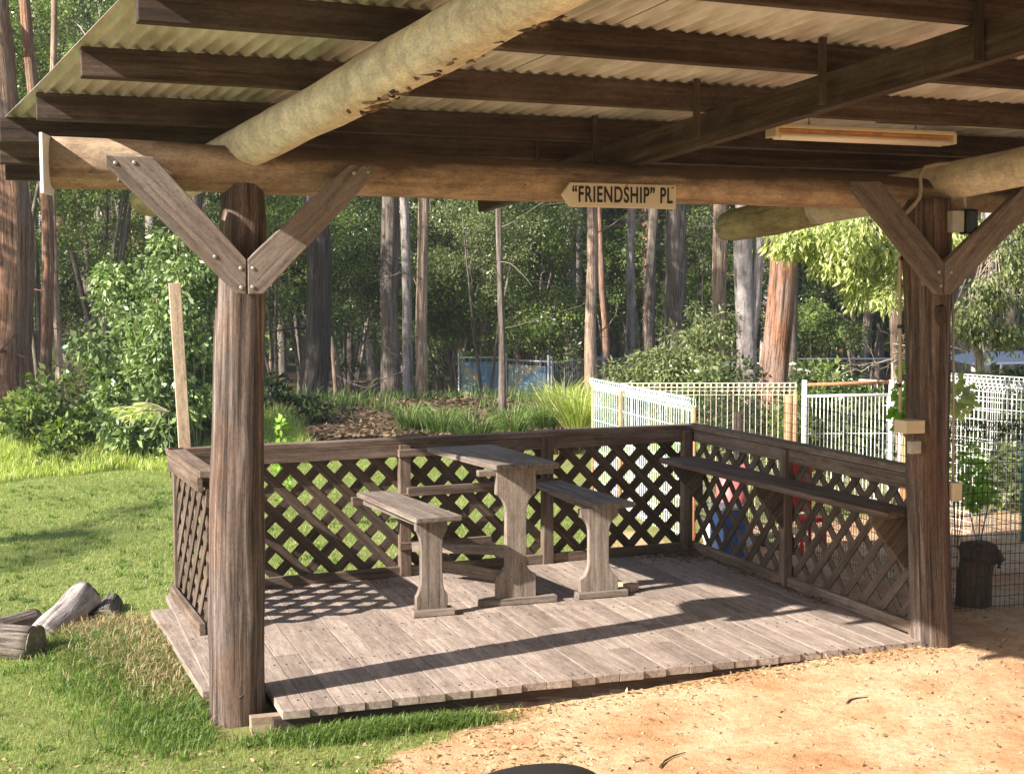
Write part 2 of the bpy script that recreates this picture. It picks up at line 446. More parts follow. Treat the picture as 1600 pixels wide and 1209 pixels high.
# ------------------------------------------------------------------ mesh builder
class MB:
    def __init__(s):
        s.v, s.f, s.g, s.t, s.sm = [], [], [], [], []
    def _add(s, vs, fs, gs, tone, smooth=False):
        b = len(s.v)
        s.v += [tuple(x) for x in vs]
        s.g += [tuple(x) for x in gs]
        s.t += [tone] * len(vs)
        s.f += [tuple(b + i for i in q) for q in fs]
        s.sm += [smooth] * len(fs)
    def bar(s, p0, p1, w, h, up=(0, 0, 1), tone=None):
        p0, p1 = Vector(p0), Vector(p1)
        d = (p1 - p0); ln = d.length; d.normalize()
        side = d.cross(Vector(up)).normalized(); u = side.cross(d).normalized()
        off = Vector((random.uniform(-50, 50), random.uniform(-5, 5), random.uniform(-5, 5)))
        vs, gs = [], []
        for a in (0, 1):
            for sx, sz in ((-1, -1), (1, -1), (1, 1), (-1, 1)):
                vs.append((p0 if a == 0 else p1) + side * (sx * w / 2) + u * (sz * h / 2))
                gs.append(off + Vector((a * ln, sx * w / 2, sz * h / 2)))
        fs = [(0, 1, 2, 3), (7, 6, 5, 4), (4, 5, 1, 0), (5, 6, 2, 1), (6, 7, 3, 2), (7, 4, 0, 3)]
        s._add(vs, fs, gs, random.random() if tone is None else tone)
        return s
    def box(s, lo, hi, along=0, tone=None):
        lo, hi = Vector(lo), Vector(hi)
        c = (lo + hi) / 2
        e = [Vector((1, 0, 0)), Vector((0, 1, 0)), Vector((0, 0, 1))]
        d = hi - lo
        if along == 0: return s.bar((lo.x, c.y, c.z), (hi.x, c.y, c.z), d.y, d.z, tone=tone)
        if along == 1: return s.bar((c.x, lo.y, c.z), (c.x, hi.y, c.z), d.x, d.z, tone=tone)
        return s.bar((c.x, c.y, lo.z), (c.x, c.y, hi.z), d.x, d.y, up=(0, 1, 0), tone=tone)
    def prism(s, pts, ext, along=(1, 0, 0), tone=None):
        pts = [Vector(p) for p in pts]; ext = Vector(ext); al = Vector(along).normalized()
        e = ext.normalized(); sd = al.cross(e).normalized()
        off = Vector((random.uniform(-50, 50), random.uniform(-5, 5), random.uniform(-5, 5)))
        vs = pts + [p + ext for p in pts]
        gs = [off + Vector((p.dot(al), p.dot(sd), p.dot(e))) for p in vs]
        n = len(pts)
        nrm = sum(((pts[i].cross(pts[(i + 1) % n])) for i in range(n)), Vector())
        fs = [tuple(range(n)), tuple(range(2 * n - 1, n - 1, -1))] + [(i + 1 if i + 1 < n else 0, i, n + i, n + (i + 1) % n) for i in range(n)]
        if nrm.dot(ext) > 0:
            fs = [tuple(reversed(q)) for q in fs]
        s._add(vs, fs, gs, random.random() if tone is None else tone)
        return s
    def tube(s, pts, rad, n=20, rough=0.0, caps=True, tone=None, rs=6.0, flute=0.0, oval=1.0, plain=False):
        pts = [Vector(p) for p in pts]
        off = Vector((random.uniform(-50, 50), random.uniform(-5, 5), random.uniform(-5, 5)))
        if plain: off = Vector((0, 0, 0))
        vs, gs, ln = [], [], 0.0
        ref = None
        ph = random.uniform(0, 6)
        for i, p in enumerate(pts):
            d = (pts[min(i + 1, len(pts) - 1)] - pts[max(i - 1, 0)]).normalized()
            if ref is None:
                ref = Vector((0, 0, 1)) if abs(d.z) < 0.9 else Vector((1, 0, 0))
            a = d.cross(ref).normalized(); b = a.cross(d).normalized()
            if i: ln += (p - pts[i - 1]).length
            r0 = rad[i] if isinstance(rad, (list, tuple)) else rad
            for k in range(n):
                th = 2 * math.pi * k / n
                c, sn = math.cos(th), math.sin(th)
                r = r0
                if rough:
                    r *= 1 + rough * noise.noise(Vector((c * 1.3, sn * 1.3, ln * rs)) + off) + rough * .3 * noise.noise(Vector((c * 4.5, sn * 4.5, ln * rs * 2.5)) + off)
                if flute:
                    r *= 1 + flute * math.sin(th * 5 + ph + ln) * 0.5 + flute * math.sin(th * 9 + ph * 2) * .3
                vs.append(p + a * (c * r) + b * (sn * r * oval))
                gs.append(off + Vector((ln, c * r0, sn * r0)))
        fs = []
        m = len(pts)
        for i in range(m - 1):
            for k in range(n):
                k2 = (k + 1) % n
                fs.append((i * n + k, i * n + k2, (i + 1) * n + k2, (i + 1) * n + k))
        b = len(s.v)
        tn = random.random() if tone is None else tone
        s._add(vs, fs, gs, tn, True)
        if caps:
            s.f.append(tuple(b + k for k in range(n - 1, -1, -1))); s.sm.append(False)
            s.f.append(tuple(b + (m - 1) * n + k for k in range(n))); s.sm.append(False)
        return s
    def build(s, name, mat, parent=None, bevel=0.0, origin=None):
        me = bpy.data.meshes.new(name)
        me.from_pydata(s.v, [], s.f)
        a = me.attributes.new('grain', 'FLOAT_VECTOR', 'POINT')
        a.data.foreach_set('vector', np.array(s.g, np.float32).ravel())
        a = me.attributes.new('tone', 'FLOAT', 'POINT')
        a.data.foreach_set('value', np.array(s.t, np.float32))
        me.polygons.foreach_set('use_smooth', s.sm)
        me.materials.append(mat)
        bm_ = bmesh.new(); bm_.from_mesh(me); bmesh.ops.recalc_face_normals(bm_, faces=bm_.faces); bm_.to_mesh(me); bm_.free()
        me.update()
        o = bpy.data.objects.new(name, me)
        COL.objects.link(o)
        if parent is not None:
            o.parent = parent
            o.matrix_parent_inverse = Matrix.LocRotScale(parent.location, parent.rotation_euler, parent.scale).inverted()
        if bevel:
            md = o.modifiers.new('bevel', 'BEVEL')
            md.width = bevel; md.segments = 2; md.limit_method = 'ANGLE'; md.angle_limit = math.radians(40)
        return o

def lerp(a, b, t): return a + (b - a) * t
def path(p0, p1, n, wobble=0.0, seed=0, fn=None):
    p0, p1 = Vector(p0), Vector(p1)
    out = []
    for i in range(n):
        t = i / (n - 1)
        p = p0.lerp(p1, t)
        w_ = Vector((noise.noise((t * 3, seed, 0)), noise.noise((t * 3, seed, 7)), noise.noise((t * 3, seed, 13)))) * wobble
        out.append(p + w_)
    return out

# ------------------------------------------------------------------ shelter
sh = empty('open_shelter', (1.5, 0.1, -0.1), 'open-sided timber shelter of log posts and log beam under a corrugated iron roof', 'shelter')
# roof plane
SL = 0.085
def rz(y): return 2.225 - SL * y
# posts
pl = MB()
prof = [(0.0228, -0.3, .113), (0.0228, -0.1, .112), (0.024, 0.05, .110), (0.03, 0.4, .107), (0.036, 0.73, .104), (0.046, 1.1, .100), (0.056, 1.45, .097), (0.066, 1.7, .093), (0.072, 1.86, .088), (0.074, 1.95, .082), (0.075, 2.035, .080)]
pp, rr = [], []
for i in range(len(prof) - 1):
    for k in range(6):
        t = k / 6
        a, b = prof[i], prof[i + 1]
        pp.append((lerp(a[0], b[0], t), 0.105, lerp(a[1], b[1], t))); rr.append(lerp(a[2], b[2], t))
pp.append((prof[-1][0], .105, prof[-1][1])); rr.append(prof[-1][2])
pl.tube(pp, rr, 56, 0.10, rs=2.2, flute=0.035)
post_l = pl.build('post', M['post'], sh)
post_l['label'] = 'weathered grey-brown log post standing on the lawn side'

# cracks in the left post: dark thin splits
mb = MB()
for (x0, z0, x1, z1, wd) in ((.082, .98, .088, .35, .010), (.076, .36, .082, -.08, .014), (-.02, .02, .05, .03, .008), (.0, .62, .03, .3, .006)):
    pts = path((x0, 0.0, z0), (x1, 0.0, z1), 9, 0.02, seed=z0)
    rad = []
    q = []
    for i, p in enumerate(pts):
        cx = np.interp(p.z, [a[1] for a in prof], [a[0] for a in prof]); r = np.interp(p.z, [a[1] for a in prof], [a[2] for a in prof])
        dx = max(-.09, min(.09, p.x - cx))
        q.append((cx + dx, .105 - math.sqrt(max(1e-5, r * r - dx * dx)) + .002, p.z)); rad.append(wd * (.25 + .4 * math.sin(math.pi * i / 8)) * .5)
    mb.tube(q, rad, 6)
mb.build('crack', M['purlin'], post_l)
pr = MB()
prof2 = [(3.165, -0.3, .096), (3.16, 0.0, .093), (3.135, .4, .092), (3.12, .8, .094), (3.112, 1.2, .098), (3.105, 1.6, .103), (3.095, 1.8, .107), (3.09, 2.02, .104)]
pp, rr = [], []
for i in range(len(prof2) - 1):
    for k in range(6):
        t = k / 6; a, b = prof2[i], prof2[i + 1]
        pp.append((lerp(a[0], b[0], t), 0.03, lerp(a[1], b[1], t))); rr.append(lerp(a[2], b[2], t))
pr.tube(pp, rr, 48, 0.08, rs=2.0, flute=0.03)
post_r = pr.build('post', M['post'], sh)
post_r['label'] = 'shaded brown log post at the right end of the deck'
mb = MB()
mb.tube([(3.11, -.069, 1.475), (3.11, -.0735, 1.475)], [.034, .028], 16, .25, tone=.3, oval=1.4)
for k, r_ in enumerate((.022,)):
    pts = [(3.115 - .005 + r_ * .75 * math.cos(a), -.073 - .002 * k, 1.475 + r_ * 1.5 * math.sin(a)) for a in np.linspace(0, 2 * math.pi, 22)]
    mb.tube(pts, .0022, 6, caps=False, tone=.2)
mb.build('knot', M['purlin'], post_r)

# main beam log
pts, rad = [], []
N = 60
for i in range(N):
    t = i / (N - 1)
    x = lerp(-0.66, 5.4, t)
    z = lerp(2.062, 1.975, t) + 0.012 * noise.noise((x * .9, 3, 1))
    pts.append((x, 0.105 - .05 * t, z)); rad.append(lerp(.094, .066, min(1, max(0, (x + .6) / 4.2))) * (1 + .05 * noise.noise((x * 1.7, 0, 5))))
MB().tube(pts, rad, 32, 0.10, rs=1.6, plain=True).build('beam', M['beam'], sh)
# knots on the beam
for i in range(16):
    mb = MB()
    x = random.uniform(.6, 3.0); a = random.uniform(-.9, .6)
    t = (x + .66) / 6.06
    r = lerp(.094, .066, min(1, (x + .6) / 4.2)) * .99
    y0, z0 = .105 - .05 * t, lerp(2.062, 1.975, t)
    d = Vector((0, -math.cos(a), math.sin(a)))
    c = Vector((x, y0, z0)) + d * r
    mb.tube([c - d * .006, c + d * .001], [random.uniform(.003, .009), .003], 8, .3, oval=.6, tone=.1)
    mb.build('knot', M['purlin'], sh)

# round rafter logs
def log_rafter(p0, p1, r0, r1, n, mat, wob_=0.02, seed=1):
    pts = path(p0, p1, n, wob_, seed)
    rad = [lerp(r0, r1, i / (n - 1)) for i in range(n)]
    return MB().tube(pts, rad, 34, 0.09, rs=2.5).build('rafter', mat, sh)
r1 = log_rafter((-0.119, 1.25, 2.0416), (1.30, -7.0, 2.727), .0865, .078, 70, M['rafter'])
r1['label'] = 'pale debarked log rafter running up towards the camera'
for i in range(46):
    mb = MB()
    c = Vector((-0.119, 1.25, 2.0416)).lerp(Vector((1.30, -7.0, 2.727)), random.uniform(.27, .42))
    a = random.uniform(-2.0, -.8)
    d = Vector((math.cos(a), 0, math.sin(a)))
    c2 = c + d * random.uniform(.079, .084)
    al = Vector((.17, -1, .08)).normalized() + Vector((random.uniform(-.6, .6), 0, 0))
    ln = random.uniform(.008, .035)
    mb.tube([c2 - al * ln, c2 - al * ln * .3, c2 + al * ln * .4 + d * .003, c2 + al * ln + d * random.uniform(.002, .014)], [.002, random.uniform(.004, .010), random.uniform(.003, .008), .001], 7, .6, tone=random.random(), rs=40)
    mb.build('bark_scrap', M[random.choice(['bark_orange', 'purlin', 'bark_red'])], r1)

r2_ = log_rafter((3.047, .93, 1.9896), (4.34, -7.0, 2.70), .085, .070, 70, M['rafter'], seed=4)
r2_['label'] = 'tan log rafter resting over the right post'
# mossy outer end of the right rafter (same log, weathered beyond the beam)
pts = path((2.93, 1.66, 1.925), (3.05, 0.91, 1.9915), 14, 0.0, 4)
r1_, = [0.0905],
MB().tube(pts, [.078, .088, .090] + [.0895] * 8 + [.089, .088, .0865], 34, 0.12, rs=3).build('weathered_end', M['mossy'], r2_)
MB().tube(path((-.17, 1.55, 2.017), (-.116, 1.235, 2.043), 8, .0, 1), [.080] + [.0875] * 7, 30, .06).build('log_end', M['mossy'], r1)

# sawn diagonal rafter with cleats
mb = MB()
mb.bar((1.46, 1.45, rz(1.45) - .064), (2.82, -7.0, rz(-7.0) - .064), 0.05, .122)
mb.build('rafter', M['purlin'], sh, .003)['label'] = 'long sawn timber rafter under the purlins'
cle = [(1.576, .153), (1.70, -.56), (1.845, -1.22), (1.99, -1.87), (1.50, .66)]
for (x, y) in cle:
    mb = MB()
    mb.bar((x - .035, y - .03, rz(y) - .122), (x - .035, y - .03, rz(y) + .10), .022, .022, up=(0, 1, 0), tone=.1)
    mb.build('cleat', M['purlin'], sh, .002)

# purlins
PUR = [(-.80, 1.54, .08), (-.819, 1.10, .04), (-.812, .585, .03), (-.679, .10, .045), (-.549, -.625, .06), (-.425, -1.345, .085), (-.33, -2.02, .08), (-.22, -2.7, .08), (-.1, -3.4, .08), (.03, -4.1, .08), (.16, -4.8, .08), (.29, -5.5, .08), (.42, -6.2, .08), (.55, -6.9, .08)]
for i, (x0, y0, s) in enumerate(PUR):
    x1 = 5.4
    y1 = y0 + s * (x1 - x0)
    mb = MB()
    mb.bar((x0, y0, rz(y0) + .05), (x1, y1, rz(y1) + .05), .042, .098, up=(0, SL, 1))
    mb.build('purlin', M['purlin'], sh, .003)

# corrugated sheets
def roof_sheet(xa, xb, dz):
    n = int((xb - xa) / .0047)
    xs = np.linspace(xa, xb, n)
    ys = np.linspace(1.78, -7.2, 60)  # front stretch over the camera is unseen, added to block sky light
    XX, YY = np.meshgrid(xs, ys)
    zz = rz(YY) + .108 + dz + .0105 * np.sin(XX * 2 * math.pi / .056) + .002 * np.sin(YY * 3 + XX * 2)
    vx = XX - .185 * YY
    ii = np.arange(XX.size).reshape(XX.shape)
    ff = np.stack([ii[:-1, :-1], ii[:-1, 1:], ii[1:, 1:], ii[1:, :-1]], -1).reshape(-1, 4)
    o = mesh_np('roof_sheet', np.stack([vx, YY, zz], -1).reshape(-1, 3), ff.ravel(), np.full(len(ff), 4), M['iron'], smooth=True)
    o.parent = sh
    o.matrix_parent_inverse = Matrix.Translation(sh.location).inverted()
    md = o.modifiers.new('solid', 'SOLIDIFY'); md.thickness = .0012
    return o
xa = -.685
for i in range(8):
    roof_sheet(xa, xa + .80, .0035 * (i % 2))
    xa += .756

# braces
def brace(pts, y, al, lab):
    mb = MB()
    mb.prism([(x, y, z) for x, z in pts], (0, .042, 0), al)
    o = mb.build('brace', M['brace'], sh, .004)
    if lab: o['label'] = lab
    return o
def bolts(parent, pts, y):
    for x, z in pts:
        mb = MB()
        mb.tube([(x, y + .004, z), (x, y - .003, z), (x, y - .005, z)], [.0075, .0075, .004], 12, tone=.5)
        mb.build('bolt', M['screw'], parent)
bl = brace([(-.446, 2.079), (-.446, 2.045), (.020, 1.577), (.054, 1.573), (.0575, 1.705), (-.276, 2.078)], -.08, (.7, 0, -.7), None)
bolts(bl, [(-.412, 2.052), (-.345, 2.055), (.035, 1.672), (.036, 1.600), (-.06, 1.715)], -.08)
br = brace([(.0605, 1.573), (.118, 1.575), (.545, 2.022), (.545, 2.064), (.452, 2.068), (.0605, 1.705)], -.08, (.7, 0, .7), None)
bolts(br, [(.08, 1.672), (.078, 1.602), (.47, 2.035), (.525, 2.04)], -.08)
bl2 = brace([(2.604, 2.043), (2.604, 2.018), (3.035, 1.566), (3.064, 1.562), (3.0665, 1.702), (2.742, 2.047)], -.15, (.7, 0, -.7), None)
bolts(bl2, [(3.04, 1.66), (3.05, 1.60)], -.15)
br2 = brace([(3.0695, 1.562), (3.105, 1.565), (3.60, 2.00), (3.60, 2.06), (3.50, 2.06), (3.0695, 1.702)], -.15, (.7, 0, .7), None)
bolts(br2, [(3.10, 1.66)], -.15)
# spacer block between right braces and the post
MB().box((3.02, -.108, 1.60), (3.12, -.04, 1.68), 2).build('spacer_block', M['brace'], sh, .003)
MB().box((-.40, -.038, 1.99), (-.33, .03, 2.07), 2).build('spacer_block', M['brace'], sh, .003)
MB().box((.44, -.038, 1.99), (.50, .03, 2.06), 2).build('spacer_block', M['brace'], sh, .003)
MB().box((.03, -.038, 1.60), (.09, .03, 1.68), 2).build('spacer_block', M['brace'], sh, .003)

# ------------------------------------------------------------------ deck
dk = empty('timber_deck', (1.5, 1.0, -0.1), 'low weathered timber deck floor edged by orange dirt and lawn', 'deck')
mb = MB()
x = -.065
while x < 3.06:
    wd = .109
    xc = x + wd / 2
    skew = 0.02
    cuts = [-.180 + .058 * min(x, 3.1) + random.uniform(-.005, .005)]
    cuts += sorted(random.sample([.35, .75, 1.15, 1.5, 1.9], random.choice([1, 1, 2]))) + [2.50]
    cuts = [c + random.uniform(-.08, .08) if 0 < i < len(cuts) - 1 else c for i, c in enumerate(cuts)]
    for a, b in zip(cuts[:-1], cuts[1:]):
        dz = random.uniform(-.0015, .0015)
        if xc < .12 and a < .30: a = max(a, .235)
        if b - a < .05: continue
        y_end = 2.10 + xc * .10 + .05
        b_ = min(b, y_end)
        if b_ - a < .05: continue
        mb.bar((xc, a + .002, -.016 + dz), (xc, b_ - .002, -.016 + dz), wd - .0035, .032)
    x += wd
mb.build('deck_boards', M['deck'], dk, .0015)
nl = MB()
for jy in (-.04, .52, 1.1, 1.68, 2.08):
    x = -.065
    while x < 3.06:
        for dx in (.026, .083):
            if not (x + dx < .18 and jy < .25):
                nl.tube([(x + dx, jy + random.uniform(-.008, .008), -.001), (x + dx, jy, .0012)], [.0042, .0036], 7, 0, tone=.1)
        x += .109
tag(nl.build('nail_heads', M['dark_wire'], dk), kind='stuff')
mb = MB()
mb.bar((.12, -.137, -.082), (3.12, .035, -.082), .04, .096)
mb.build('joist', M['purlin'], dk, .003)
mb = MB()
mb.bar((-.115, 1.83, -.022), (-.045, .24, -.022), .105, .03)
mb.build('edge_board', M['deck'], dk, .003)
mb = MB(); mb.box((.045, -.10, -.11), (.165, -.055, -.035), 0); mb.build('packing_block', M['newpine'], dk, .003)
mb = MB(); mb.bar((-.06, 1.80, -.07), (.0, .2, -.07), .03, .07); mb.build('joist', M['purlin'], dk, .003)

# ------------------------------------------------------------------ lattice fences
def lattice(P0, P1, zb, zt, front_slope, inward, pitch=.118, wd=.053, bounds=None):
    """slats in the vertical plane P0..P1 clipped to the frame; two layers 8 mm thick"""
    P0, P1 = Vector((*P0, 0)), Vector((*P1, 0))
    e = (P1 - P0); Lh = e.length; e.normalize()
    nrm = Vector(inward).normalized()
    layers = []
    for layer, sgn in ((0, front_slope), (1, -front_slope)):
        mb = MB()
        H = zt - zb
        step = pitch * math.sqrt(2)
        c = -H - .5
        k = 0
        while c < Lh + H + .5:
            # centre line: s = c + sgn*(z-zb)
            def clip(off):
                pts = []
                for z in (zb, zt):
                    pts.append((c + off + sgn * (z - zb), z))
                (s0, z0), (s1, z1) = pts
                # clip to 0..Lh
                def at(s): return z0 + (z1 - z0) * (s - s0) / (s1 - s0)
                lo, hi = min(s0, s1), max(s0, s1)
                if hi <= 0 or lo >= Lh: return None
                a, b = max(lo, 0), min(hi, Lh)
                return (a, at(a)), (b, at(b))
            h = wd / 2 * math.sqrt(2)
            # polygon clip of the slat band (parallelogram) against the rectangle
            poly = [(c - h + 0, zb), (c + h, zb), (c + h + sgn * H, zt), (c - h + sgn * H, zt)]
            def clipx(poly, xv, keep_gt):
                out = []
                for i in range(len(poly)):
                    a, b = poly[i], poly[(i + 1) % len(poly)]
                    ia = (a[0] >= xv) if keep_gt else (a[0] <= xv)
                    ib = (b[0] >= xv) if keep_gt else (b[0] <= xv)
                    if ia: out.append(a)
                    if ia != ib:
                        t = (xv - a[0]) / (b[0] - a[0])
                        out.append((xv, a[1] + t * (b[1] - a[1])))
                return out
            poly = clipx(clipx(poly, 0, True), Lh, False)
            if len(poly) >= 3:
                base = nrm * (0.0002 if layer == 0 else -.0062)
                jit = random.uniform(-.0012, .0012)
                pts3 = [P0 + e * s_ + Vector((0, 0, z_)) + base + nrm * abs(jit) * (1 if layer == 0 else -1) for s_, z_ in poly]
                al = (e * sgn + Vector((0, 0, 1))).normalized()
                mb.prism(pts3, nrm * .006, al)
            c += step; k += 1
        layers.append(mb)
    return layers

def fence(name, P0, P1, label, front_slope, inward, posts, zt=.768, zb=-.02, slat=.053, cap_w=.085):
    root = empty(name, (P0[0], P0[1], zb), label, 'lattice fence', 'lattice fences around the deck')
    a3, b3 = Vector((*P0, 0)), Vector((*P1, 0))
    e = (b3 - a3).normalized(); nr = Vector(inward).normalized()
    fr, bk = lattice(P0, P1, .05, .70, front_slope, inward, wd=slat)
    fr.build('lattice_panel', M['lattice'], root)
    bk.build('lattice_panel', M['lattice'], root)
    z = Vector((0, 0, 1))
    MB().bar(a3 - e * .05 + z * (zt - .016), b3 + e * .05 + z * (zt - .016), cap_w, .032).build('top_rail', M['rail'], root, .003)
    MB().bar(a3 + nr * .033 + z * .700, b3 + nr * .033 + z * .700, .026, .068).build('under_rail', M['rail'], root, .003)
    MB().bar(a3 + nr * .033 + z * .028, b3 + nr * .033 + z * .028, .03, .055).build('bottom_rail', M['rail'], root, .003)
    for s in posts:
        p = a3 + e * s - nr * .0
        MB().bar(p + nr * .042 + z * (zb - .05), p + nr * .042 + z * (zt - .034), .062, .05, up=nr).build('post', M['rail'], root, .003)
    return root
BL, BR = (0.005, 2.12), (3.10, 2.46)
inward_b = (.10, -1, 0)
fb = fence('lattice_fence', BL, BR, 'long back lattice fence behind the table and benches', -1, inward_b, [.035, 1.24, 2.12, 3.06])
FR0, FR1 = (3.135, 2.46), (3.16, .06)
fr_ = fence('lattice_fence', FR0, FR1, 'dark lattice fence along the right side behind the long shelf', 1, (-1, 0, 0), [1.17, 2.37], slat=.045)
fl = fence('lattice_fence', (.0, 2.10), (.045, 1.16), 'short sunlit lattice panel at the left beside the lawn', 1, (-1, 0, 0), [], zb=-.06)
MB().box((-.02, 2.08, -.08), (.03, 2.135, .735), 2).build('post', M['rail'], fl, .003)

# tall pale upright board at the back left corner
mb = MB()
mb.bar((.052, 2.16, .70), (.012, 2.16, 1.625), .062, .028, up=(0, 1, 0), tone=.9)
ub = mb.build('upright_board', M['newpine'], None, .003)
tag(ub, 'tall narrow pale pine board standing upright at the back left corner of the deck', 'board')

# ------------------------------------------------------------------ benches and table
def leg_profile(x0, x1, zt, waist, zs):
    c = (x0 + x1) / 2; hw = (x1 - x0) / 2
    z1, z2, z3, z4 = zs     # bottom of head, waist start, waist end, top of foot flare
    right = [(c + hw, zt), (c + hw, z1)]
    for t in np.linspace(0, 1, 7)[1:]:
        right.append((c + hw - (hw - waist) * math.sin(t * math.pi / 2), z1 - (z1 - z2) * (1 - math.cos(t * math.pi / 2)) * .6 - (z1 - z2) * .4 * t))
    for t in np.linspace(0, 1, 7):
        right.append((c + waist + (hw - waist) * (1 - math.cos(t * math.pi / 2)), z3 - (z3 - z4) * (math.sin(t * math.pi / 2) * .6 + .4 * t)))
    right.append((c + hw, .03))
    left = [(2 * c - x, z) for x, z in reversed(right)]
    return right + left
def slab(pts, zt, th, name, mat, parent, n_board=2, bevel=.006):
    mb = MB()
    (a, b, c, d) = [Vector((*p, zt - th)) for p in pts]      # far-left, far-right, near-right, near-left
    for k in range(n_board):
        t0, t1 = k / n_board + (.004 if k else 0), (k + 1) / n_board - (.004 if k < n_board - 1 else 0)
        q = [a.lerp(b, t0), a.lerp(b, t1), d.lerp(c, t1), d.lerp(c, t0)]
        mb.prism(q, (0, 0, th), (d - a))
    return mb.build(name, mat, parent, bevel)
def support(root, x0, x1, y, zt, waist, zs, foot):
    prof_ = leg_profile(x0, x1, zt, waist, zs)
    mb = MB()
    mb.prism([(x, y, z) for x, z in prof_], (0, .042, 0), (0, 0, 1))
    mb.build('leg', M['bench'], root, .004)
    f0, f1 = foot
    mb = MB(); mb.box((f0, y - .022, 0.0015), (f1, y + .064, .036), 0)
    mb.build('foot', M['bench'], root, .005)
ZS = (.42, .34, .19, .10)
bnL = empty('bench', (1.13, 1.2, 0), 'sunlit bleached bench left of the table with a waisted leg', 'bench', 'benches at the table')
slab([(.955, 2.13), (1.15, 2.15), (1.268, 1.17), (1.028, 1.15)], .493, .028, 'seat', M['bench'], bnL, 1)
support(bnL, 1.041, 1.200, 1.20, .464, .054, ZS, (1.02, 1.232))
MB().bar((1.0, 2.10, .445), (1.10, 1.25, .445), .035, .035).build('seat_bearer', M['bench'], bnL, .003)
bnR = empty('bench', (2.05, 1.33, 0), 'shaded bench right of the table partly in the roof shadow', 'bench', 'benches at the table')
slab([(1.985, 2.19), (2.17, 2.22), (2.235, 1.30), (2.015, 1.27)], .493, .028, 'seat', M['bench'], bnR, 1)
support(bnR, 1.945, 2.155, 1.33, .464, .054, ZS, (1.925, 2.205))
MB().bar((2.08, 2.15, .445), (2.07, 1.36, .445), .035, .035).build('seat_bearer', M['bench'], bnR, .003)
tb = empty('table', (1.6, 1.3, 0), 'narrow weathered wooden table between the two benches', 'table')
slab([(1.362, 2.20), (1.765, 2.24), (1.815, 1.285), (1.478, 1.26)], .716, .03, 'tabletop', M['bench'], tb, 2)
support(tb, 1.492, 1.70, 1.32, .685, .054, (.56, .47, .21, .15), (1.395, 1.81))
MB().box((1.40, 1.33, .655), (1.80, 1.372, .685), 0).build('crosspiece', M['bench'], tb, .003)
# wall ledgers that carry the far ends
yl = lambda x: 2.12 + .11 * x
mb = MB(); mb.bar((1.20, yl(1.2) - .078, .69), (1.80, yl(1.8) - .078, .69), .03, .042); mb.build('ledger', M['rail'], tb, .003)
mb = MB(); mb.bar((1.25, yl(1.25) - .078, .475), (2.2, yl(2.2) - .085, .475), .03, .05); mb.build('ledger', M['rail'], bnR, .003)
mb = MB(); mb.bar((.93, yl(.93) - .078, .44), (1.25, yl(1.25) - .078, .44), .03, .05); mb.build('ledger', M['rail'], bnL, .003)
mb = MB(); mb.bar((1.20, yl(1.2) - .080, .175), (1.75, yl(1.75) - .080, .175), .03, .04); mb.build('low_rail', M['rail'], tb, .003)
# diagonal stay from bench leg to table leg
mb = MB(); mb.bar((1.17, 1.26, .235), (1.60, 1.40, .12), .04, .055); mb.build('stay', M['bench'], tb, .003)
MB().bar((1.24, 2.0, .20), (1.56, 1.37, .27), .035, .05).build('stay', M['bench'], tb, .003)
blk = MB(); blk.bar((2.17, 1.62, .022), (2.28, 1.40, .022), .06, .04)
tag(blk.build('timber_offcut', M['newpine'], None, .003), 'short orange-brown timber offcut lying on the deck by the right bench leg', 'timber')

# ------------------------------------------------------------------ long shelf
sf = empty('wall_shelf', (3.0, 1.2, .55), 'long dark plank shelf bracketed along the right lattice fence', 'shelf')
slab([(2.83, 2.33), (3.085, 2.36), (3.105, .10), (2.915, .03)], .585, .03, 'shelf_board', M['lattice'], sf, 1)
for y in (2.28, 1.27, .16):
    mb = MB()
    xf = lerp(3.10, 3.12, (2.4 - y) / 2.4)
    mb.prism([(xf - .005, y, .553), (xf - .20, y, .553), (xf - .20, y, .52), (xf - .005, y, .28)], (0, .025, 0), (1, 0, 1))
    mb.build('bracket', M['lattice'], sf, .003)

# ------------------------------------------------------------------ street signs
sg = empty('street_sign', (1.55, -.02, 1.98), 'cream arrow-ended street sign reading "FRIENDSHIP" PL on the log beam', 'sign')
KS = 0.976  # plate lies on the beam face
sx0, sx1, szt, szb = 1.338, 1.842, 2.022, 1.924
mb = MB()
mb.prism([(sx0, -.03, (szt + szb) / 2 + .0), (sx0 + .036, -.03, szb), (sx1, -.03, szb - .003), (sx1, -.03, szt - .003), (sx0 + .036, -.03, szt)], (0, .022, 0), (1, 0, 0))
plate = mb.build('sign_plate', M['sign_face'], sg, .003)
cu = bpy.data.curves.new('lettering', 'FONT')
cu.body = '\u201cFRIENDSHIP\u201d PL'
cu.size = .084
cu.extrude = .0012
cu.offset = .0016
cu.space_character = 1.12
cu.align_x = 'CENTER'; cu.align_y = 'CENTER'
tx = bpy.data.objects.new('lettering', cu)
COL.objects.link(tx)
cu.materials.append(M['sign_ink'])
tx.parent = sg
tx.matrix_parent_inverse = Matrix.Translation(sg.location).inverted()
tx.location = ((sx0 + sx1) / 2 + .012, -.0315, (szt + szb) / 2 - .001)
tx.rotation_euler = (math.pi / 2, 0, 0)
bpy.context.view_layer.update()
tw = tx.dimensions.x
tx.scale = (.445 / tw, 1.08, 1)
bpy.context.view_layer.update()
dg = bpy.context.evaluated_depsgraph_get()
lme = bpy.data.meshes.new_from_object(tx.evaluated_get(dg))
lo = bpy.data.objects.new('lettering', lme); COL.objects.link(lo)
lo.parent = sg; lo.matrix_parent_inverse = tx.matrix_parent_inverse.copy()
lo.location, lo.rotation_euler, lo.scale = tx.location, tx.rotation_euler, tx.scale
bpy.data.objects.remove(tx, do_unlink=True)
lo.name = 'lettering'
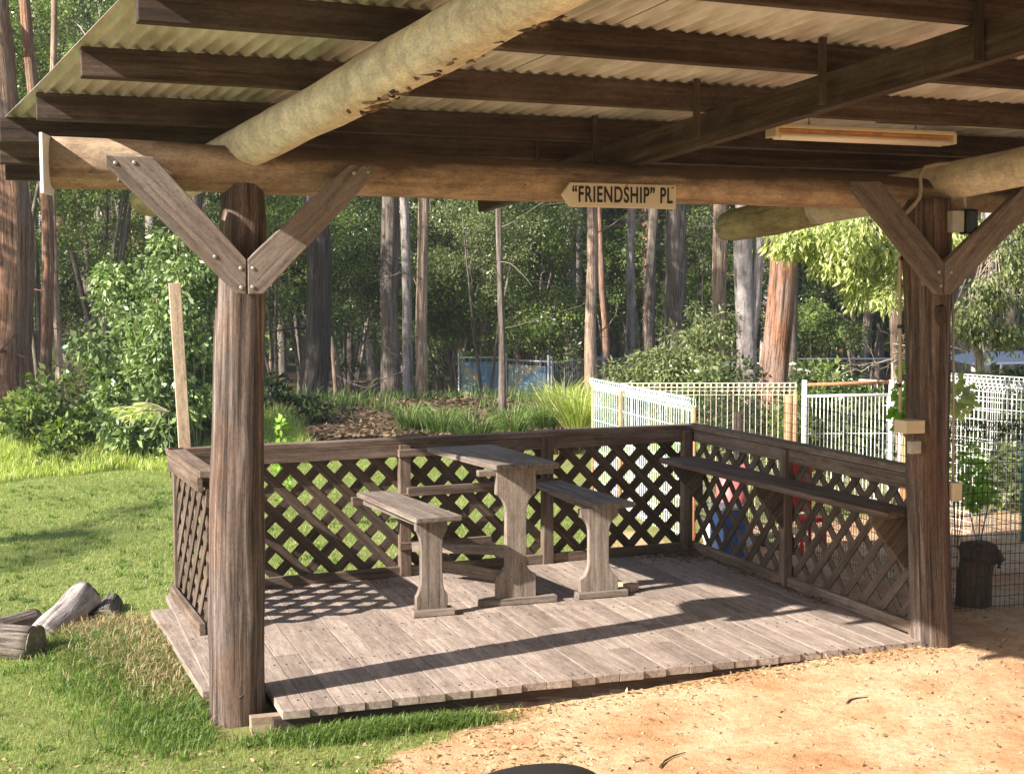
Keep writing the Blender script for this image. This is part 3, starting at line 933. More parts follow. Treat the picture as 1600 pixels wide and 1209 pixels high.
for (x, z) in ((1.62, 2.012), (1.825, 2.008)):
    MB().tube([(x, -.028, z), (x, -.034, z)], .005, 10, tone=.5).build('screw', M['rust'], sg)
mb = MB()
mb.bar((-.668, -.10, 2.045), (-.632, .10, 2.05), .012, .215, tone=1)
tag(mb.build('end_board', M['white_paint'], None, .002), 'small white painted board seen edge-on at the left end of the log beam', 'board')

# ------------------------------------------------------------------ fluorescent fitting
lf = empty('fluorescent_light', (2.5, -.38, 2.27), 'unlit twin-tube fluorescent light hung under the purlins near the right post', 'light fitting')
A, B = Vector((2.085, -.40, 2.225)), Vector((2.93, -.365, 2.222))
MB().bar(A + Vector((0, 0, .006)), B + Vector((0, 0, .006)), .085, .016).build('housing', M['cream_plastic'], lf, .003)
MB().bar(A - Vector((0, 0, .010)), B - Vector((0, 0, .010)), .050, .014).build('reflector', M['fitting'], lf, .003)
for s in (-1, 1):
    o_ = Vector((0, s * .028, -.028))
    MB().tube([A + o_ + Vector((.02, 0, -.004)), B + o_ - Vector((.02, 0, .004))], .011, 16, tone=.5).build('tube', M['tube_glass'], lf)
for P_ in (A, B):
    mb = MB(); mb.bar(P_ - Vector((.008, 0, .016)), P_ + Vector((.008, 0, -.016)), .088, .044); mb.build('end_cap', M['cream_plastic'], lf, .004)
for t in (.2, .8):
    p = A.lerp(B, t)
    MB().tube([p, p + Vector((0, 0, .10))], .004, 8).build('hanger', M['screw'], lf)

# ------------------------------------------------------------------ conduit and boxes on the right post
cd = empty('electrical_conduit', (3.0, -.05, 1.0), 'pale conduit running down the left side of the right post to a junction box', 'conduit')
pts = [(3.76, -.60, 2.225), (3.50, -.25, 2.172), (3.30, -.06, 2.15), (3.10, -.045, 2.135), (3.03, -.045, 2.12), (3.008, -.045, 2.08), (3.012, -.045, 2.03), (3.000, -.055, 1.985), (2.965, -.06, 1.95), (2.94, -.03, 1.91), (2.938, .0, 1.85), (2.945, 0.0, 1.5), (2.955, 0.0, 1.04)]
MB().tube(pts, .0085, 10, tone=.6).build('pipe', M['conduit'], cd)
for z in (1.72, 1.42, 1.16):
    MB().tube([(2.945, 0, z - .008), (2.945, 0, z + .008)], .0115, 10).build('clip', M['dark_wire'], cd)
MB().box((2.935, -.075, .95), (3.035, .02, 1.008), 0, tone=.8).build('junction_box', M['cream_plastic'], cd, .004)
cd2 = empty('electrical_conduit', (3.2, .0, .7), 'thin grey conduit down the right side of the right post above a socket box', 'conduit')
MB().tube([(3.196, -.03, 1.58), (3.215, -.02, 1.2), (3.222, -.02, .72)], .006, 10).build('pipe', M['grey_box'], cd2)
MB().box((3.196, -.06, .635), (3.245, .01, .72), 2, tone=.8).build('socket_box', M['cream_plastic'], cd2, .004)
MB().box((2.965, -.07, .86), (3.02, -.04, .915), 2).build('plate', M['grey_box'], cd, .003)
sb = empty('sensor_box', (3.2, -.09, 1.88), 'small black and grey box mounted under the beam on the right post', 'electrical box')
MB().box((3.135, -.11, 1.835), (3.195, -.06, 1.93), 2).build('back_box', M['grey_box'], sb, .005)
MB().box((3.198, -.125, 1.825), (3.258, -.055, 1.938), 2).build('cover', M['black_plastic'], sb, .012)
MB().tube([(3.215, -.085, 1.94), (3.215, -.07, 2.02), (3.215, -.05, 2.07)], .006, 8).build('cable', M['grey_box'], sb)
cb = MB(); cb.tube([(2.6, -.33, 2.27), (3.2, -.36, 2.262), (3.9, -.42, 2.258), (4.6, -.4, 2.25)], .004, 6)
tag(cb.build('cable', M['grey_box'], None), 'thin cable strung along the purlin above the fluorescent light', 'cable')

# ------------------------------------------------------------------ leaves
def leaf_mesh(name, C_, D_, size, asp, mat, parent=None, tone=None, curl=.25, rng=RNG, flat=None):
    """C_ base points, D_ unit directions; every leaf a folded diamond"""
    n = len(C_)
    size = np.broadcast_to(size, (n,))[:, None]
    rnd = rng.normal(size=(n, 3))
    if flat is not None:
        rnd = rnd * (1 - flat) + np.array([0, 0, 1.0]) * flat
    side = np.cross(D_, rnd); side /= np.linalg.norm(side, axis=1, keepdims=True) + 1e-9
    nr = np.cross(side, D_)
    hw = size * asp
    p0 = C_
    p1 = C_ + D_ * size * .45 + side * hw + nr * size * .06
    p2 = C_ + D_ * size - nr * size * curl * .5
    p3 = C_ + D_ * size * .45 - side * hw + nr * size * .06
    V = np.stack([p0, p1, p2, p3], 1).reshape(-1, 3)
    F = np.arange(n * 4)
    if tone is None: tone = rng.random(n)
    return mesh_np(name, V, F, np.full(n, 4), mat, parent, tone=np.repeat(tone, 4))

def clumps(rng, centres, radii, per, squash=.75):
    k = len(centres)
    idx = np.repeat(np.arange(k), per)
    d = rng.normal(size=(len(idx), 3)); d /= np.linalg.norm(d, axis=1, keepdims=True)
    r = radii[idx] * rng.random(len(idx)) ** .45
    off = d * r[:, None]; off[:, 2] *= squash
    return centres[idx] + off, d, idx

def foliage(name, rng, envelope, k, per, rad, size, asp, mat, parent=None, droop=.4, tone_shift=0.0):
    """envelope(k) gives clump centres; leaves point outwards and droop"""
    C0 = envelope(k)
    radii = rad * (0.6 + .8 * rng.random(k))
    P, d, idx = clumps(rng, C0, radii, per)
    d = d + rng.normal(size=d.shape) * .5 + np.array([0, 0, -droop])
    d /= np.linalg.norm(d, axis=1, keepdims=True)
    ct = rng.random(k)
    tone = np.clip(.6 * ct[idx] ** 1.5 + .4 * rng.random(len(idx)) ** 1.6 + tone_shift, 0, 1)
    s = size * (.6 + .8 * rng.random(len(idx)))
    return leaf_mesh(name, P, d, s, asp, mat, parent, tone, rng=rng)

def ellipsoid(rng, c, r, shell=.35, lobes=True):
    def f(k):
        d = rng.normal(size=(k, 3)); d /= np.linalg.norm(d, axis=1, keepdims=True)
        rr_ = (shell + (1 - shell) * rng.random(k)) 
        if lobes:
            ph = np.arctan2(d[:, 1], d[:, 0])
            rr_ = rr_ * (1 + .22 * np.sin(ph * 3 + c[0] * 7) + .18 * np.sin(ph * 5 + d[:, 2] * 4 + c[1]))
        return np.array(c) + d * rr_[:, None] * np.array(r)
    return f

# positions by bearing: pixel column of the photograph's view direction is only used as an angle
def far(col, dist):
    s = (col - 800) / 2300
    return (CX + dist * (math.sin(.3229) + s * math.cos(.3229)), CY + dist * (math.cos(.3229) - s * math.sin(.3229)))
def gz(x, y): return float(ground_z(np.array(x), np.array(y)))

# ------------------------------------------------------------------ trees
def branch(mb, p, d, ln, r, rng, depth=2, kids=3, up=0.0, tips=None):
    pts = [p]; cur = Vector(p); dd = Vector(d).normalized()
    n = 6
    for i in range(n):
        dd = (dd + Vector(rng.normal(size=3) * .16) + Vector((0, 0, up * .1))).normalized()
        cur = cur + dd * (ln / n)
        pts.append(cur.copy())
    rad = [lerp(r, r * .35, i / n) for i in range(n + 1)]
    mb.tube(pts, rad, 7 if r > .02 else 5, 0, caps=False, tone=.5)
    if tips is not None and depth <= 1: tips.append(pts[-1]); tips.append(pts[3])
    if depth > 0:
        for k in range(kids):
            i = int(rng.integers(2, n + 1))
            nd = (dd * .6 + Vector(rng.normal(size=3)) * .7).normalized()
            branch(mb, pts[i], nd, ln * .6, r * .5, rng, depth - 1, kids, up, tips)

def trunk_tree(name, col, dist, width, mat, label, top_col=None, height=13, crown=None, group=None, taper=.72, rough=.16, flute=.05, base_z=None, limbs=0, seed=0, cat='tree', dead=0):
    rng = np.random.default_rng(1000 + seed)
    x, y = far(col, dist)
    z0 = gz(x, y) - .15 if base_z is None else base_z
    root = empty(name, (x, y, z0), label, cat, group)
    r = width / 2
    tx_, ty_ = far(top_col if top_col is not None else col, dist)
    lean = Vector((tx_ - x, ty_ - y, 0)) / 4.5        # metres sideways per metre up seen over the visible length
    pts, rad = [], []
    n = 26
    for i in range(n):
        t = i / (n - 1); h = height * t
        wv = Vector((noise.noise((h * .25, seed, 0)), noise.noise((h * .25, seed, 9)), 0)) * .22 * min(1, h / 3)
        pts.append(Vector((x, y, z0 + h)) + lean * h * .6 + wv)
        rad.append(r * lerp(1.0, taper, t) * (1 + .45 * math.exp(-h * 2.2)))
    mb = MB()
    mb.tube(pts, rad, 30 if dist < 30 else 16, rough, rs=1.4, flute=flute)
    mb.build('trunk', mat, root)
    if limbs or dead:
        for k in range(limbs):
            mb = MB()
            i = int(rng.integers(int(n * .45), n - 2))
            a = rng.uniform(0, 6.28)
            branch(mb, pts[i], (math.cos(a), math.sin(a), .5), rng.uniform(1.2, 2.6), r * .28, rng, 1, 2, .3)
            mb.build('limb', mat, root)
        for k in range(dead):
            mb = MB()
            i = int(rng.integers(2, int(n * .38)))
            a = rng.uniform(2.6, 6.8)
            branch(mb, pts[i], (math.cos(a), math.sin(a), .15), rng.uniform(.5, 1.3), max(.008, r * .12), rng, 1, 2, .1)
            mb.build('limb', mat, root)
    if crown is not None:
        c = crown.copy() if crown.users_collection == () or crown.get('proto_used') else crown
        if c is not crown:
            COL.objects.link(c)
        crown['proto_used'] = 1
        if 'proto_used' in c.keys() and c is not crown: del c['proto_used']
        c.parent = root
        c.matrix_parent_inverse = Matrix.Identity(4)
        tp = pts[-1] - Vector((x, y, z0))
        c.location = tp
        c.rotation_euler = (0, 0, rng.uniform(0, 6.28))
        s = rng.uniform(.85, 1.2)
        c.scale = (s, s, s)
    return root

crng = np.random.default_rng(5)
def crown_proto(lm_, k, per, rad, size, rr):
    return foliage('crown', crng, ellipsoid(crng, (0, 0, 0), rr, .3), k, per, rad, size, .30, lm_, droop=.5)
CR = [crown_proto(L['mid'], 46, 150, .75, .11, (3.0, 3.0, 2.6)), crown_proto(L['grey'], 40, 150, .75, .11, (2.6, 2.6, 2.8)), crown_proto(L['dark'], 46, 150, .8, .11, (3.1, 3.1, 3.2))]

TREES = [
 # col, top col, dist, width, bark, crown, label
 (8, 10, 17.5, .52, 'bark_red', 0, 'broad red-brown stringy-barked tree at the far left edge', 0, 2),
 (70, 60, 18.5, .15, 'bark_red', None, 'thin reddish tree just right of the broad left edge tree', 3, 3),
 (92, 86, 21, .10, 'bark_tan', 1, 'slender tan sunlit tree rising behind the left verge of the roof', 2, 1),
 (240, 236, 27, .24, 'bark_pale', 0, 'mottled pale tree deep in shade left of the left log post', 0, 2),
 (300, 306, 20, .26, 'bark_grey', 2, 'grey rough tree half hidden behind the left brace', 0, 1),
 (492, 490, 24, .40, 'bark_shaded', 2, 'thick dark shaded tree right of the left log post', 0, 3),
 (612, 612, 26, .33, 'bark_grey', 0, 'dark shaggy-barked tree left of the pale peeling one', 0, 2),
 (637, 630, 25.5, .17, 'bark_pale', None, 'pale peeling tree touching the dark shaggy tree', 0, 3),
 (659, 666, 24.5, .19, 'bark_tan', 1, 'tan sunlit straight tree right of the pale peeling tree', 2, 2),
 (785, 785, 18.5, .085, 'bark_grey', None, 'very thin grey sapling trunk in front of the banner fence', 6, 0),
 (893, 892, 33, .27, 'bark_grey', 2, 'straight grey-brown tree left of the pinkish tree behind the wire fence', 0, 0),
 (925, 922, 25.5, .20, 'bark_tan', 0, 'pinkish tree with flaking bark left of the white fence corner', 2, 2),
 (946, 936, 36, .18, 'bark_red', None, 'thin dark brown tree just behind the pinkish flaking tree', 0, 0),
 (977, 992, 34, .22, 'bark_pale', 1, 'pale grey leaning tree below the sign', 0, 1),
 (1013, 1020, 32, .24, 'bark_grey', 0, 'grey tree with white streaks right of the pale leaning tree', 1, 1),
 (1052, 1058, 29, .43, 'bark_grey', 2, 'thick dark ridged tree in the middle of the wood', 0, 1),
 (1120, 1127, 24, .24, 'bark_tan', 1, 'tan fibrous sunlit tree left of the pale forked tree', 2, 1),
 (1170, 1160, 22.5, .30, 'bark_pale', 0, 'smooth pale mauve tree leaning behind the big orange tree', 0, 2),
 (1207, 1199, 14.5, .27, 'bark_orange', 1, 'big orange-red tree rising behind the white roll-top fence', 2, 0),
 (1234, 1234, 18.5, .17, 'bark_grey', None, 'grey-brown shaggy tree right against the orange tree', 0, 4),
 (1402, 1398, 25, .17, 'bark_tan', 2, 'pinkish slim tree left of the right log post', 2, 1),
 (1534, 1546, 24, .26, 'bark_pale', 0, 'pale grey tree behind the bush right of the right post', 3, 2),
 (1506, 1504, 32, .32, 'bark_grey', 2, 'dark tree close to the right of the right log post', 0, 0),
 (1583, 1576, 30, .20, 'bark_grey', 1, 'thin dark tree near the right edge', 0, 0),
]
for i, (c_, tc_, d_, w_, bk_, cr_, lab, dead_, limbs_) in enumerate(TREES):
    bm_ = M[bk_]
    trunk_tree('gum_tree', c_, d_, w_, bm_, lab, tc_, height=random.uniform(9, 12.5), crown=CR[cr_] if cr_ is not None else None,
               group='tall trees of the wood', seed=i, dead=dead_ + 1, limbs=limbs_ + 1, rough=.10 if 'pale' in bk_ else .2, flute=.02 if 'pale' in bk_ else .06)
# fork of the pale tree
fk = MB()
x, y = far(1170, 22.5)
fk.tube([(x + .02, y, .75), (x + .12, y + .02, 1.35), (x + .16, y, 2.1), (x + .14, y, 4.0)], [.10, .09, .08, .07], 14, .1)
pale = [o for o in COL.objects if o.get('label', '').startswith('smooth pale mauve')][0]
fk.build('fork', M['bark_pale'], pale)

# deeper trees of the wood
drng = np.random.default_rng(21)
deep_marks = []
n_deep = 84
for i in range(n_deep):
    col_ = -40 + (1700) * (i + drng.uniform(-.4, .4)) / n_deep
    d_ = drng.uniform(38, 62)
    x, y = far(col_, d_)
    deep_marks.append((col_, d_))
    z0 = gz(x, y) - .2
    mb = MB()
    r = drng.uniform(.06, .2)
    lean = drng.uniform(-.04, .04)
    mb.tube([(x + lean * h + .25 * noise.noise((h * .35, i, 0)), y, z0 + h) for h in (0, 1, 2, 3, 4, 5, 6, 8, 10, 13)], [r * 1.3, r * 1.1, r, r * .97, r * .95, r * .92, r * .9, r * .85, r * .75, r * .6], 12, .12, rs=.8, flute=.05)
    o = mb.build('forest_tree', M[['bark_grey', 'bark_pale', 'bark_red', 'bark_tan', 'bark_grey'][i % 5]], None)
    tag(o, 'tall thin trunk far back in the shaded wood, one of many alike', 'tree', 'far trunks in the shaded wood')
    if i % 3 != 0:
        c = CR[i % 3].copy(); COL.objects.link(c)
        c.name = 'crown'
        if 'proto_used' in c.keys(): del c['proto_used']
        c.parent = o; c.matrix_parent_inverse = Matrix.Identity(4)
        s = drng.uniform(1.0, 1.6)
        c.location = (x + lean * 12, y, z0 + drng.uniform(8, 13)); c.scale = (s, s, s); c.rotation_euler = (0, 0, drng.uniform(0, 6))

# unseen trees: left crowns shade wood and lawn; those added behind camera block skylight
for i, (x, y, h) in enumerate([(-8.3, 2.5, 5.4), (-15, 27, 12), (-20, 17, 11), (-20, 33, 13), (-12, 40, 14), (-2, 42, 13), (-6.5, 10.6, 5.6), (-9.5, 13.0, 7.5), (6, -15, 6), (-1, -17, 7), (-8, -16, 6.5), (13, -13, 6), (20, -8, 6), (2.5, -13, 4), (-5, -13, 4), (9, -18, 9)]):
    z0 = gz(x, y) - .2
    root = empty('shade_tree', (x, y, z0), 'leafy gum tree outside the frame to the left, shading the wood' if y > 0 else 'unseen leafy gum tree added behind the camera to block sky light', 'tree', 'trees left of the view' if y > 0 else 'unseen trees added behind the camera')
    MB().tube([(x, y, z0), (x + .1, y, z0 + h * .5), (x, y + .1, z0 + h)], [.2, .17, .12], 12, .1).build('trunk', M['bark_grey'], root)
    c = CR[i % 3].copy(); COL.objects.link(c); c.name = 'crown'
    if 'proto_used' in c.keys(): del c['proto_used']
    c.parent = root; c.matrix_parent_inverse = Matrix.Identity(4)
    if i == 0:
        c.location = (0, 0, h); c.scale = (.72, .13, .10)
    else:
        s = .75 if abs(x + 6.5) < .01 else 1.5 if y > -5 else 1.7; c.location = (0, 0, h); c.scale = (s, s, s * 1.25)

# ------------------------------------------------------------------ understorey
urng = np.random.default_rng(33)
def bush(name, col, dist, zc, rx, rz_, mat, label, k, per, rad, size, asp=.3, droop=.4, group=None, cat='shrub', stems=5, shift=0.0, ry=None, stem_mat='twig', z_from=None):
    x, y = far(col, dist)
    z0 = gz(x, y)
    root = empty(name, (x, y, z0), label, cat, group)
    env = ellipsoid(urng, (0, 0, zc - z0), (rx, ry or rx, rz_), .25)
    o = foliage('leaves', urng, env, k, per, rad, size, asp, L[mat], root, droop, shift)
    mb = MB()
    for s in range(stems):
        a = urng.uniform(0, 6.28); q = Vector((x, y, z0 - .05))
        e = Vector((x + math.cos(a) * rx * .6, y + math.sin(a) * rx * .6, zc + rz_ * .6 * urng.uniform(.3, 1)))
        mid = q.lerp(e, .5) + Vector((urng.uniform(-.1, .1), urng.uniform(-.1, .1), .1))
        sr = min(.03 * max(1, rx), rx * .04)
        mb.tube([q, mid, e], [sr, sr * .7, sr * .3], 7, 0, caps=False)
    mb.build('stem', M[stem_mat], root)
    return root
# big glossy shrub left of the log post
bush('glossy_shrub', 262, 14.6, 0.95, .72, 1.05, 'gloss', 'tall glossy-leaved sunlit shrub just left of the left log post', 80, 230, .22, .07, .26, .7, shift=.1)
bush('glossy_shrub', 215, 14.9, 1.55, .34, .38, 'gloss', 'loose upper branch of glossy leaves left of the tall pine board', 18, 170, .16, .06, .26, .8, shift=.1)
bush('glossy_shrub', 305, 14.3, 1.9, .28, .5, 'gloss', 'highest glossy-leaved shrub top close behind the left log post', 22, 170, .16, .06, .26, .8, shift=.05)
bush('glossy_shrub', 235, 14.2, .25, .62, .5, 'gloss', 'lower glossy-leaved shrub at the foot of the tall one', 30, 170, .2, .09, .24, .7)
bush('glossy_shrub', 310, 15.2, .1, .40, .55, 'gloss', 'glossy-leaved shrub directly behind the left log post', 24, 170, .2, .09, .24, .6)
bush('dark_shrub', 120, 14.6, .05, .75, .62, 'mid', 'low spreading shaded green shrub between the left trees and the palm fronds', 44, 200, .22, .08, .26, .4)
bush('dark_shrub', 40, 15.2, .0, .6, .4, 'mid', 'low shaded green shrub at the foot of the left edge tree', 26, 170, .2, .08, .26, .4)
bush('dark_shrub', 430, 17.5, .1, .5, .5, 'dark', 'small dark shrub right of the left log post', 20, 150, .2, .08, .26, .4)
# leafy understorey trees
US = [(60, 25, 3.2, 1.6, 1.9, 'mid'), (150, 22, 3.9, 1.4, 1.5, 'mid'), (160, 27, 5.4, 2.0, 1.8, 'mid'), (20, 23, 5.0, 1.5, 1.6, 'mid'), (110, 30, 2.0, 1.8, 1.6, 'dark'), (215, 31, 4.4, 2.0, 2.6, 'mid'), (230, 25, 2.2, 1.0, 1.0, 'mid'),
      (430, 26, 2.6, 1.1, 1.3, 'mid'), (480, 31, 2.6, 1.6, 2.3, 'mid'), (545, 28, 1.9, 1.3, 1.7, 'dark'), (540, 34, 3.4, 1.7, 1.6, 'grey'), (700, 32, 1.3, 1.5, 1.7, 'mid'), (720, 36, 3.0, 1.7, 1.4, 'dark'), (760, 29, 2.4, 1.2, 1.1, 'grey'),
      (830, 32, 2.6, 1.5, 1.2, 'mid'), (850, 30, .9, 1.2, 1.1, 'mid'), (800, 40, 1.6, 2.2, 2.2, 'dark'), (960, 40, 1.8, 1.6, 2.0, 'mid'), (1000, 44, 3.0, 1.8, 1.6, 'grey'), (1080, 36, 1.0, 1.0, 1.5, 'mid'), (1085, 34, 2.6, .8, .9, 'grey'),
      (1150, 38, 1.5, 1.4, 1.8, 'mid'), (1270, 34, .6, 1.1, 1.0, 'mid'), (1350, 42, 2.6, 2.0, 2.0, 'dark'), (1290, 44, 3.6, 1.5, 1.2, 'mid'), (1450, 44, 2.0, 1.8, 2.2, 'dark'), (1560, 40, 2.6, 1.8, 1.8, 'mid'), (350, 30, 2.0, 1.4, 2.2, 'dark'), (610, 38, 2.4, 1.8, 2.2, 'dark'), (655, 44, 2.0, 1.6, 2.5, 'mid')]
tone_word = {'mid': 'mid green', 'dark': 'dark green', 'grey': 'grey-green'}
near_txt = lambda c: ('at the upper left of the view' if c < 120 else 'behind the left eave' if c < 260 else 'behind the left log post' if c < 400 else 'right of the left log post' if c < 520 else 'left of the pale peeling tree' if c < 600 else
                      'behind the tan straight tree' if c < 690 else 'above the banner fence' if c < 780 else 'left of the pinkish tree' if c < 880 else 'below the street sign' if c < 1010 else 'around the thick ridged tree' if c < 1110 else
                      'behind the pale forked tree' if c < 1200 else 'right of the big orange tree' if c < 1310 else 'left of the right log post' if c < 1400 else 'behind the right log post' if c < 1500 else 'right of the right log post')
for i, (c_, d_, zc, rx, rz_, mt) in enumerate(US):
    size = .055 if d_ < 30 else .07
    bush('leafy_tree', c_, d_, zc, rx, rz_, mt, f'{"very tall" if zc > 4.6 else "tall" if zc > 2.5 else "low"} {tone_word[mt]} leafy tree {near_txt(c_)}, {"nearer" if d_ < 30 else "farther" if d_ < 38 else "farthest"} one', int(24 * rx * rz_) + 14, 210, .32, size, .26, .45,
         'leafy understorey trees', 'tree', 3, shift=urng.uniform(-.1, .15), stem_mat='bark_grey')

# sunlit gum branch hanging behind the shelter on the right
def hanging_gum(name, label, blobs, mat, size, asp, trunk_pts, tr, k_scale=1.0):
    x0, y0, z0 = trunk_pts[0]
    root = empty(name, (x0, y0, z0), label, 'tree')
    MB().tube(trunk_pts, tr, 10, .08).build('limb', M['twig'], root)
    Cs, rs_ = [], []
    for (c_, d_, z, rx, rz_) in blobs:
        x, y = far(c_, d_)
        n = int(20 * k_scale * max(rx, rz_) / .4)
        e = ellipsoid(urng, (x, y, z), (rx, rx, rz_), .2)(n)
        Cs.append(e); rs_.append(np.full(n, .13))
    C0 = np.concatenate(Cs)
    P, d, idx = clumps(urng, C0, np.concatenate(rs_), 46)
    d = d * .45 + np.array([0, 0, -.85]) + urng.normal(size=d.shape) * .35
    d /= np.linalg.norm(d, axis=1, keepdims=True)
    ct = urng.random(len(C0))
    tone = np.clip(.5 * ct[idx] + .5 * urng.random(len(idx)), 0, 1)
    kk = urng.random(len(C0))[idx] > .25
    P, d, tone, idx = P[kk], d[kk], tone[kk], idx[kk]
    P = P - np.array([x0, y0, z0])
    leaf_mesh('leaves', P, d, size * (.6 + .8 * urng.random(len(idx))), asp, L[mat], root, tone)
    mb = MB()
    tp = Vector(trunk_pts[-1])
    for k in range(0, len(C0), 3):
        c = Vector(C0[k]); mid = tp.lerp(c, .55) + Vector((0, 0, .12))
        mb.tube([tp.lerp(Vector(trunk_pts[-2]), urng.random()), mid, c], [.009, .006, .003], 5, 0, caps=False, tone=.6)
    mb.build('twig', M['twig'], root)
    return root
x, y = far(1440, 12.5)
hanging_gum('gum_sapling', 'bright yellow-green drooping gum foliage hanging behind the right brace',
            [(1235, 12.2, 2.05, .18, .16), (1285, 12.2, 2.02, .30, .26), (1340, 12, 1.98, .36, .40), (1395, 12.2, 1.90, .20, .42), (1260, 12.6, 2.3, .34, .2), (1345, 12.4, 1.62, .24, .18), (1290, 12.2, 1.76, .16, .12), (1385, 12.1, 1.5, .12, .12), (1490, 12.5, 2.1, .18, .25), (1225, 12.2, 1.92, .1, .06)],
            'yellow', .072, .13, [(x, y, -.15), (x + .05, y, 1.0), (x - .05, y, 2.0), (x - .35, y + .1, 2.5)], [.05, .045, .035, .02], 1.7)
x, y = far(1545, 14)
hanging_gum('gum_sapling', 'loose green gum foliage with bare forked limb right of the right post',
            [(1545, 13.5, 1.50, .32, .30), (1590, 13.5, 1.75, .30, .4), (1510, 13.8, 1.25, .2, .2), (1560, 13.8, 1.15, .32, .18), (1600, 14, 2.2, .3, .3), (1500, 14, 2.1, .12, .15)],
            'grey', .058, .20, [(x, y, -.15), (x - .1, y, .9), (x - .2, y, 1.5), (x + .1, y + .1, 2.1)], [.05, .045, .03, .02], 1.3)
bush('wattle_shrub', 1050, 15.5, .62, .42, .52, 'grey', 'sunlit narrow-leaved grey-green shrub behind the white roll-top fence', 60, 130, .16, .06, .16, .8)
bush('wattle_shrub', 985, 16.5, .48, .30, .32, 'grey', 'smaller sunlit narrow-leaved shrub left of the big one behind the fence', 24, 120, .16, .06, .16, .8)
bush('wattle_shrub', 1100, 16.5, .95, .30, .6, 'grey', 'loose narrow-leaved shrub at the foot of the tan fibrous tree', 24, 120, .18, .06, .16, .8)
bush('wattle_shrub', 1285, 17, .35, .42, .35, 'mid', 'small green shrub in front of the white bar fence', 22, 130, .18, .08, .2, .5)
bush('climbing_plant', 1500, 9.2, .92, .09, .08, 'yellow', 'pale broad-leaved plant at the right side of the right post', 9, 14, .07, .06, .36, .3, cat='plant', stems=3)
bush('climbing_plant', 1415, 9.0, .88, .05, .26, 'lime', 'lime green climbing plant hanging against the left side of the right post', 14, 14, .05, .055, .38, .9, cat='plant', stems=3)
bush('garden_plant', 1535, 9.4, .32, .14, .30, 'lime', 'lime green low plant behind the wire mesh right of the right post', 14, 30, .08, .05, .3, .3, cat='plant', stems=3)
bush('garden_plant', 1495, 11.2, .1, .12, .16, 'yellow', 'small yellow-green garden plant behind the wire mesh close to the right post', 9, 34, .07, .05, .3, .3, cat='plant', stems=3)
bush('garden_plant', 1580, 11.2, .2, .4, .3, 'grey', 'greyish garden plant behind the wire mesh at the right edge', 22, 60, .14, .08, .3, .3, cat='plant', stems=3)
bush('vine_shoot', 440, 10.2, .42, .05, .30, 'lime', 'single bright lime vine shoot above the back lattice rail', 22, 9, .045, .05, .36, .3, cat='plant', stems=2)
bush('hedge_shrub', 1150, 14.5, .35, .45, .42, 'dark', 'dark shrub behind the left half of the cream fence', 26, 150, .2, .06, .26, .4)
bush('hedge_shrub', 1270, 13.6, .30, .40, .42, 'mid', 'leafy shrub behind the gate beside the orange tree', 26, 150, .2, .06, .26, .4)
bush('hedge_shrub', 1355, 13.2, .28, .38, .40, 'dark', 'dark leafy shrub behind the right half of the gate', 26, 150, .2, .06, .26, .4)
bush('hedge_shrub', 1500, 13.5, .35, .40, .45, 'grey', 'grey-green shrub beyond the square-mesh fence by the right post', 26, 130, .2, .06, .22, .5)
bush('hedge_shrub', 1585, 13.0, .30, .40, .45, 'mid', 'leafy green shrub beyond the square-mesh fence at the right edge', 26, 130, .2, .06, .26, .5)
# dry twiggy shrub
x, y = far(1392, 11.5)
rt_ = empty('dry_shrub', (x, y, -.1), 'bare pale twiggy shrub left of the right log post', 'shrub')
mb = MB(); br_rng = np.random.default_rng(4)
for k in range(11):
    a = br_rng.uniform(2.4, 6.9)
    branch(mb, (x + .02, y, .95 + br_rng.uniform(-.15, .2)), (math.cos(a), math.sin(a), br_rng.uniform(-.2, .5)), br_rng.uniform(.25, .42), .007, br_rng, 2, 3)
mb.tube([(x + .1, y, -.15), (x + .06, y, .5), (x + .02, y, 1.0)], [.018, .014, .01], 7)
mb.build('twig', M['twig'], rt_)

# palm fronds
def frond(mbv, base, d, ln, up, n=17, leaf=.26, seed=0):
    rng = np.random.default_rng(seed)
    base, d = Vector(base), Vector(d).normalized()
    pts = []
    for i in range(n):
        t = i / (n - 1)
        pts.append(base + d * ln * t + Vector((0, 0, up * ln * (t - 1.1 * t * t))))
    C_, D_, S_ = [], [], []
    side = d.cross(Vector((0, 0, 1))).normalized()
    for i in range(3, n):
        t = i / (n - 1)
        for s in (-1, 1):
            dd = (d * (.45 + .6 * t) + side * s * (1.0 - .55 * t) + Vector((0, 0, -.45))).normalized()
            C_.append(pts[i]); D_.append(dd); S_.append(leaf * math.sin(math.pi * (.25 + .7 * t)) )
    return pts, C_, D_, S_
def palm(col, dist, z, fr, label, mat):
    x, y = far(col, dist)
    root = empty('palm', (x, y, -.1), label, 'palm')
    C_, D_, S_ = [], [], []
    mb = MB()
    for k, (a, el, ln, up) in enumerate(fr):
        p, c, d, s = frond(None, (x, y, z), (math.cos(a) * math.cos(el), math.sin(a) * math.cos(el), math.sin(el)), ln, up, seed=k)
        mb.tube(p, [.008 - .006 * i / 17 for i in range(17)], 6, 0, caps=False)
        C_ += c; D_ += d; S_ += s
    mb.tube([(x, y, -.15), (x, y, .1), (x, y, z)], [.006, .005, .004], 8)
    mb.build('stem', M['twig'], root)
    C_ = np.array([tuple(a) for a in C_]) - np.array([x, y, -.1]); D_ = np.array([tuple(a) for a in D_])
    leaf_mesh('frond', C_, D_, np.array(S_), .07, L[mat], root, curl=.5)
palm(262, 13.0, .50, [(2.95, .1, .55, .25), (3.5, .0, .45, .2), (2.3, .2, .4, .3)], 'bright yellow-green sunlit palm frond at the foot of the glossy shrub', 'yellow')
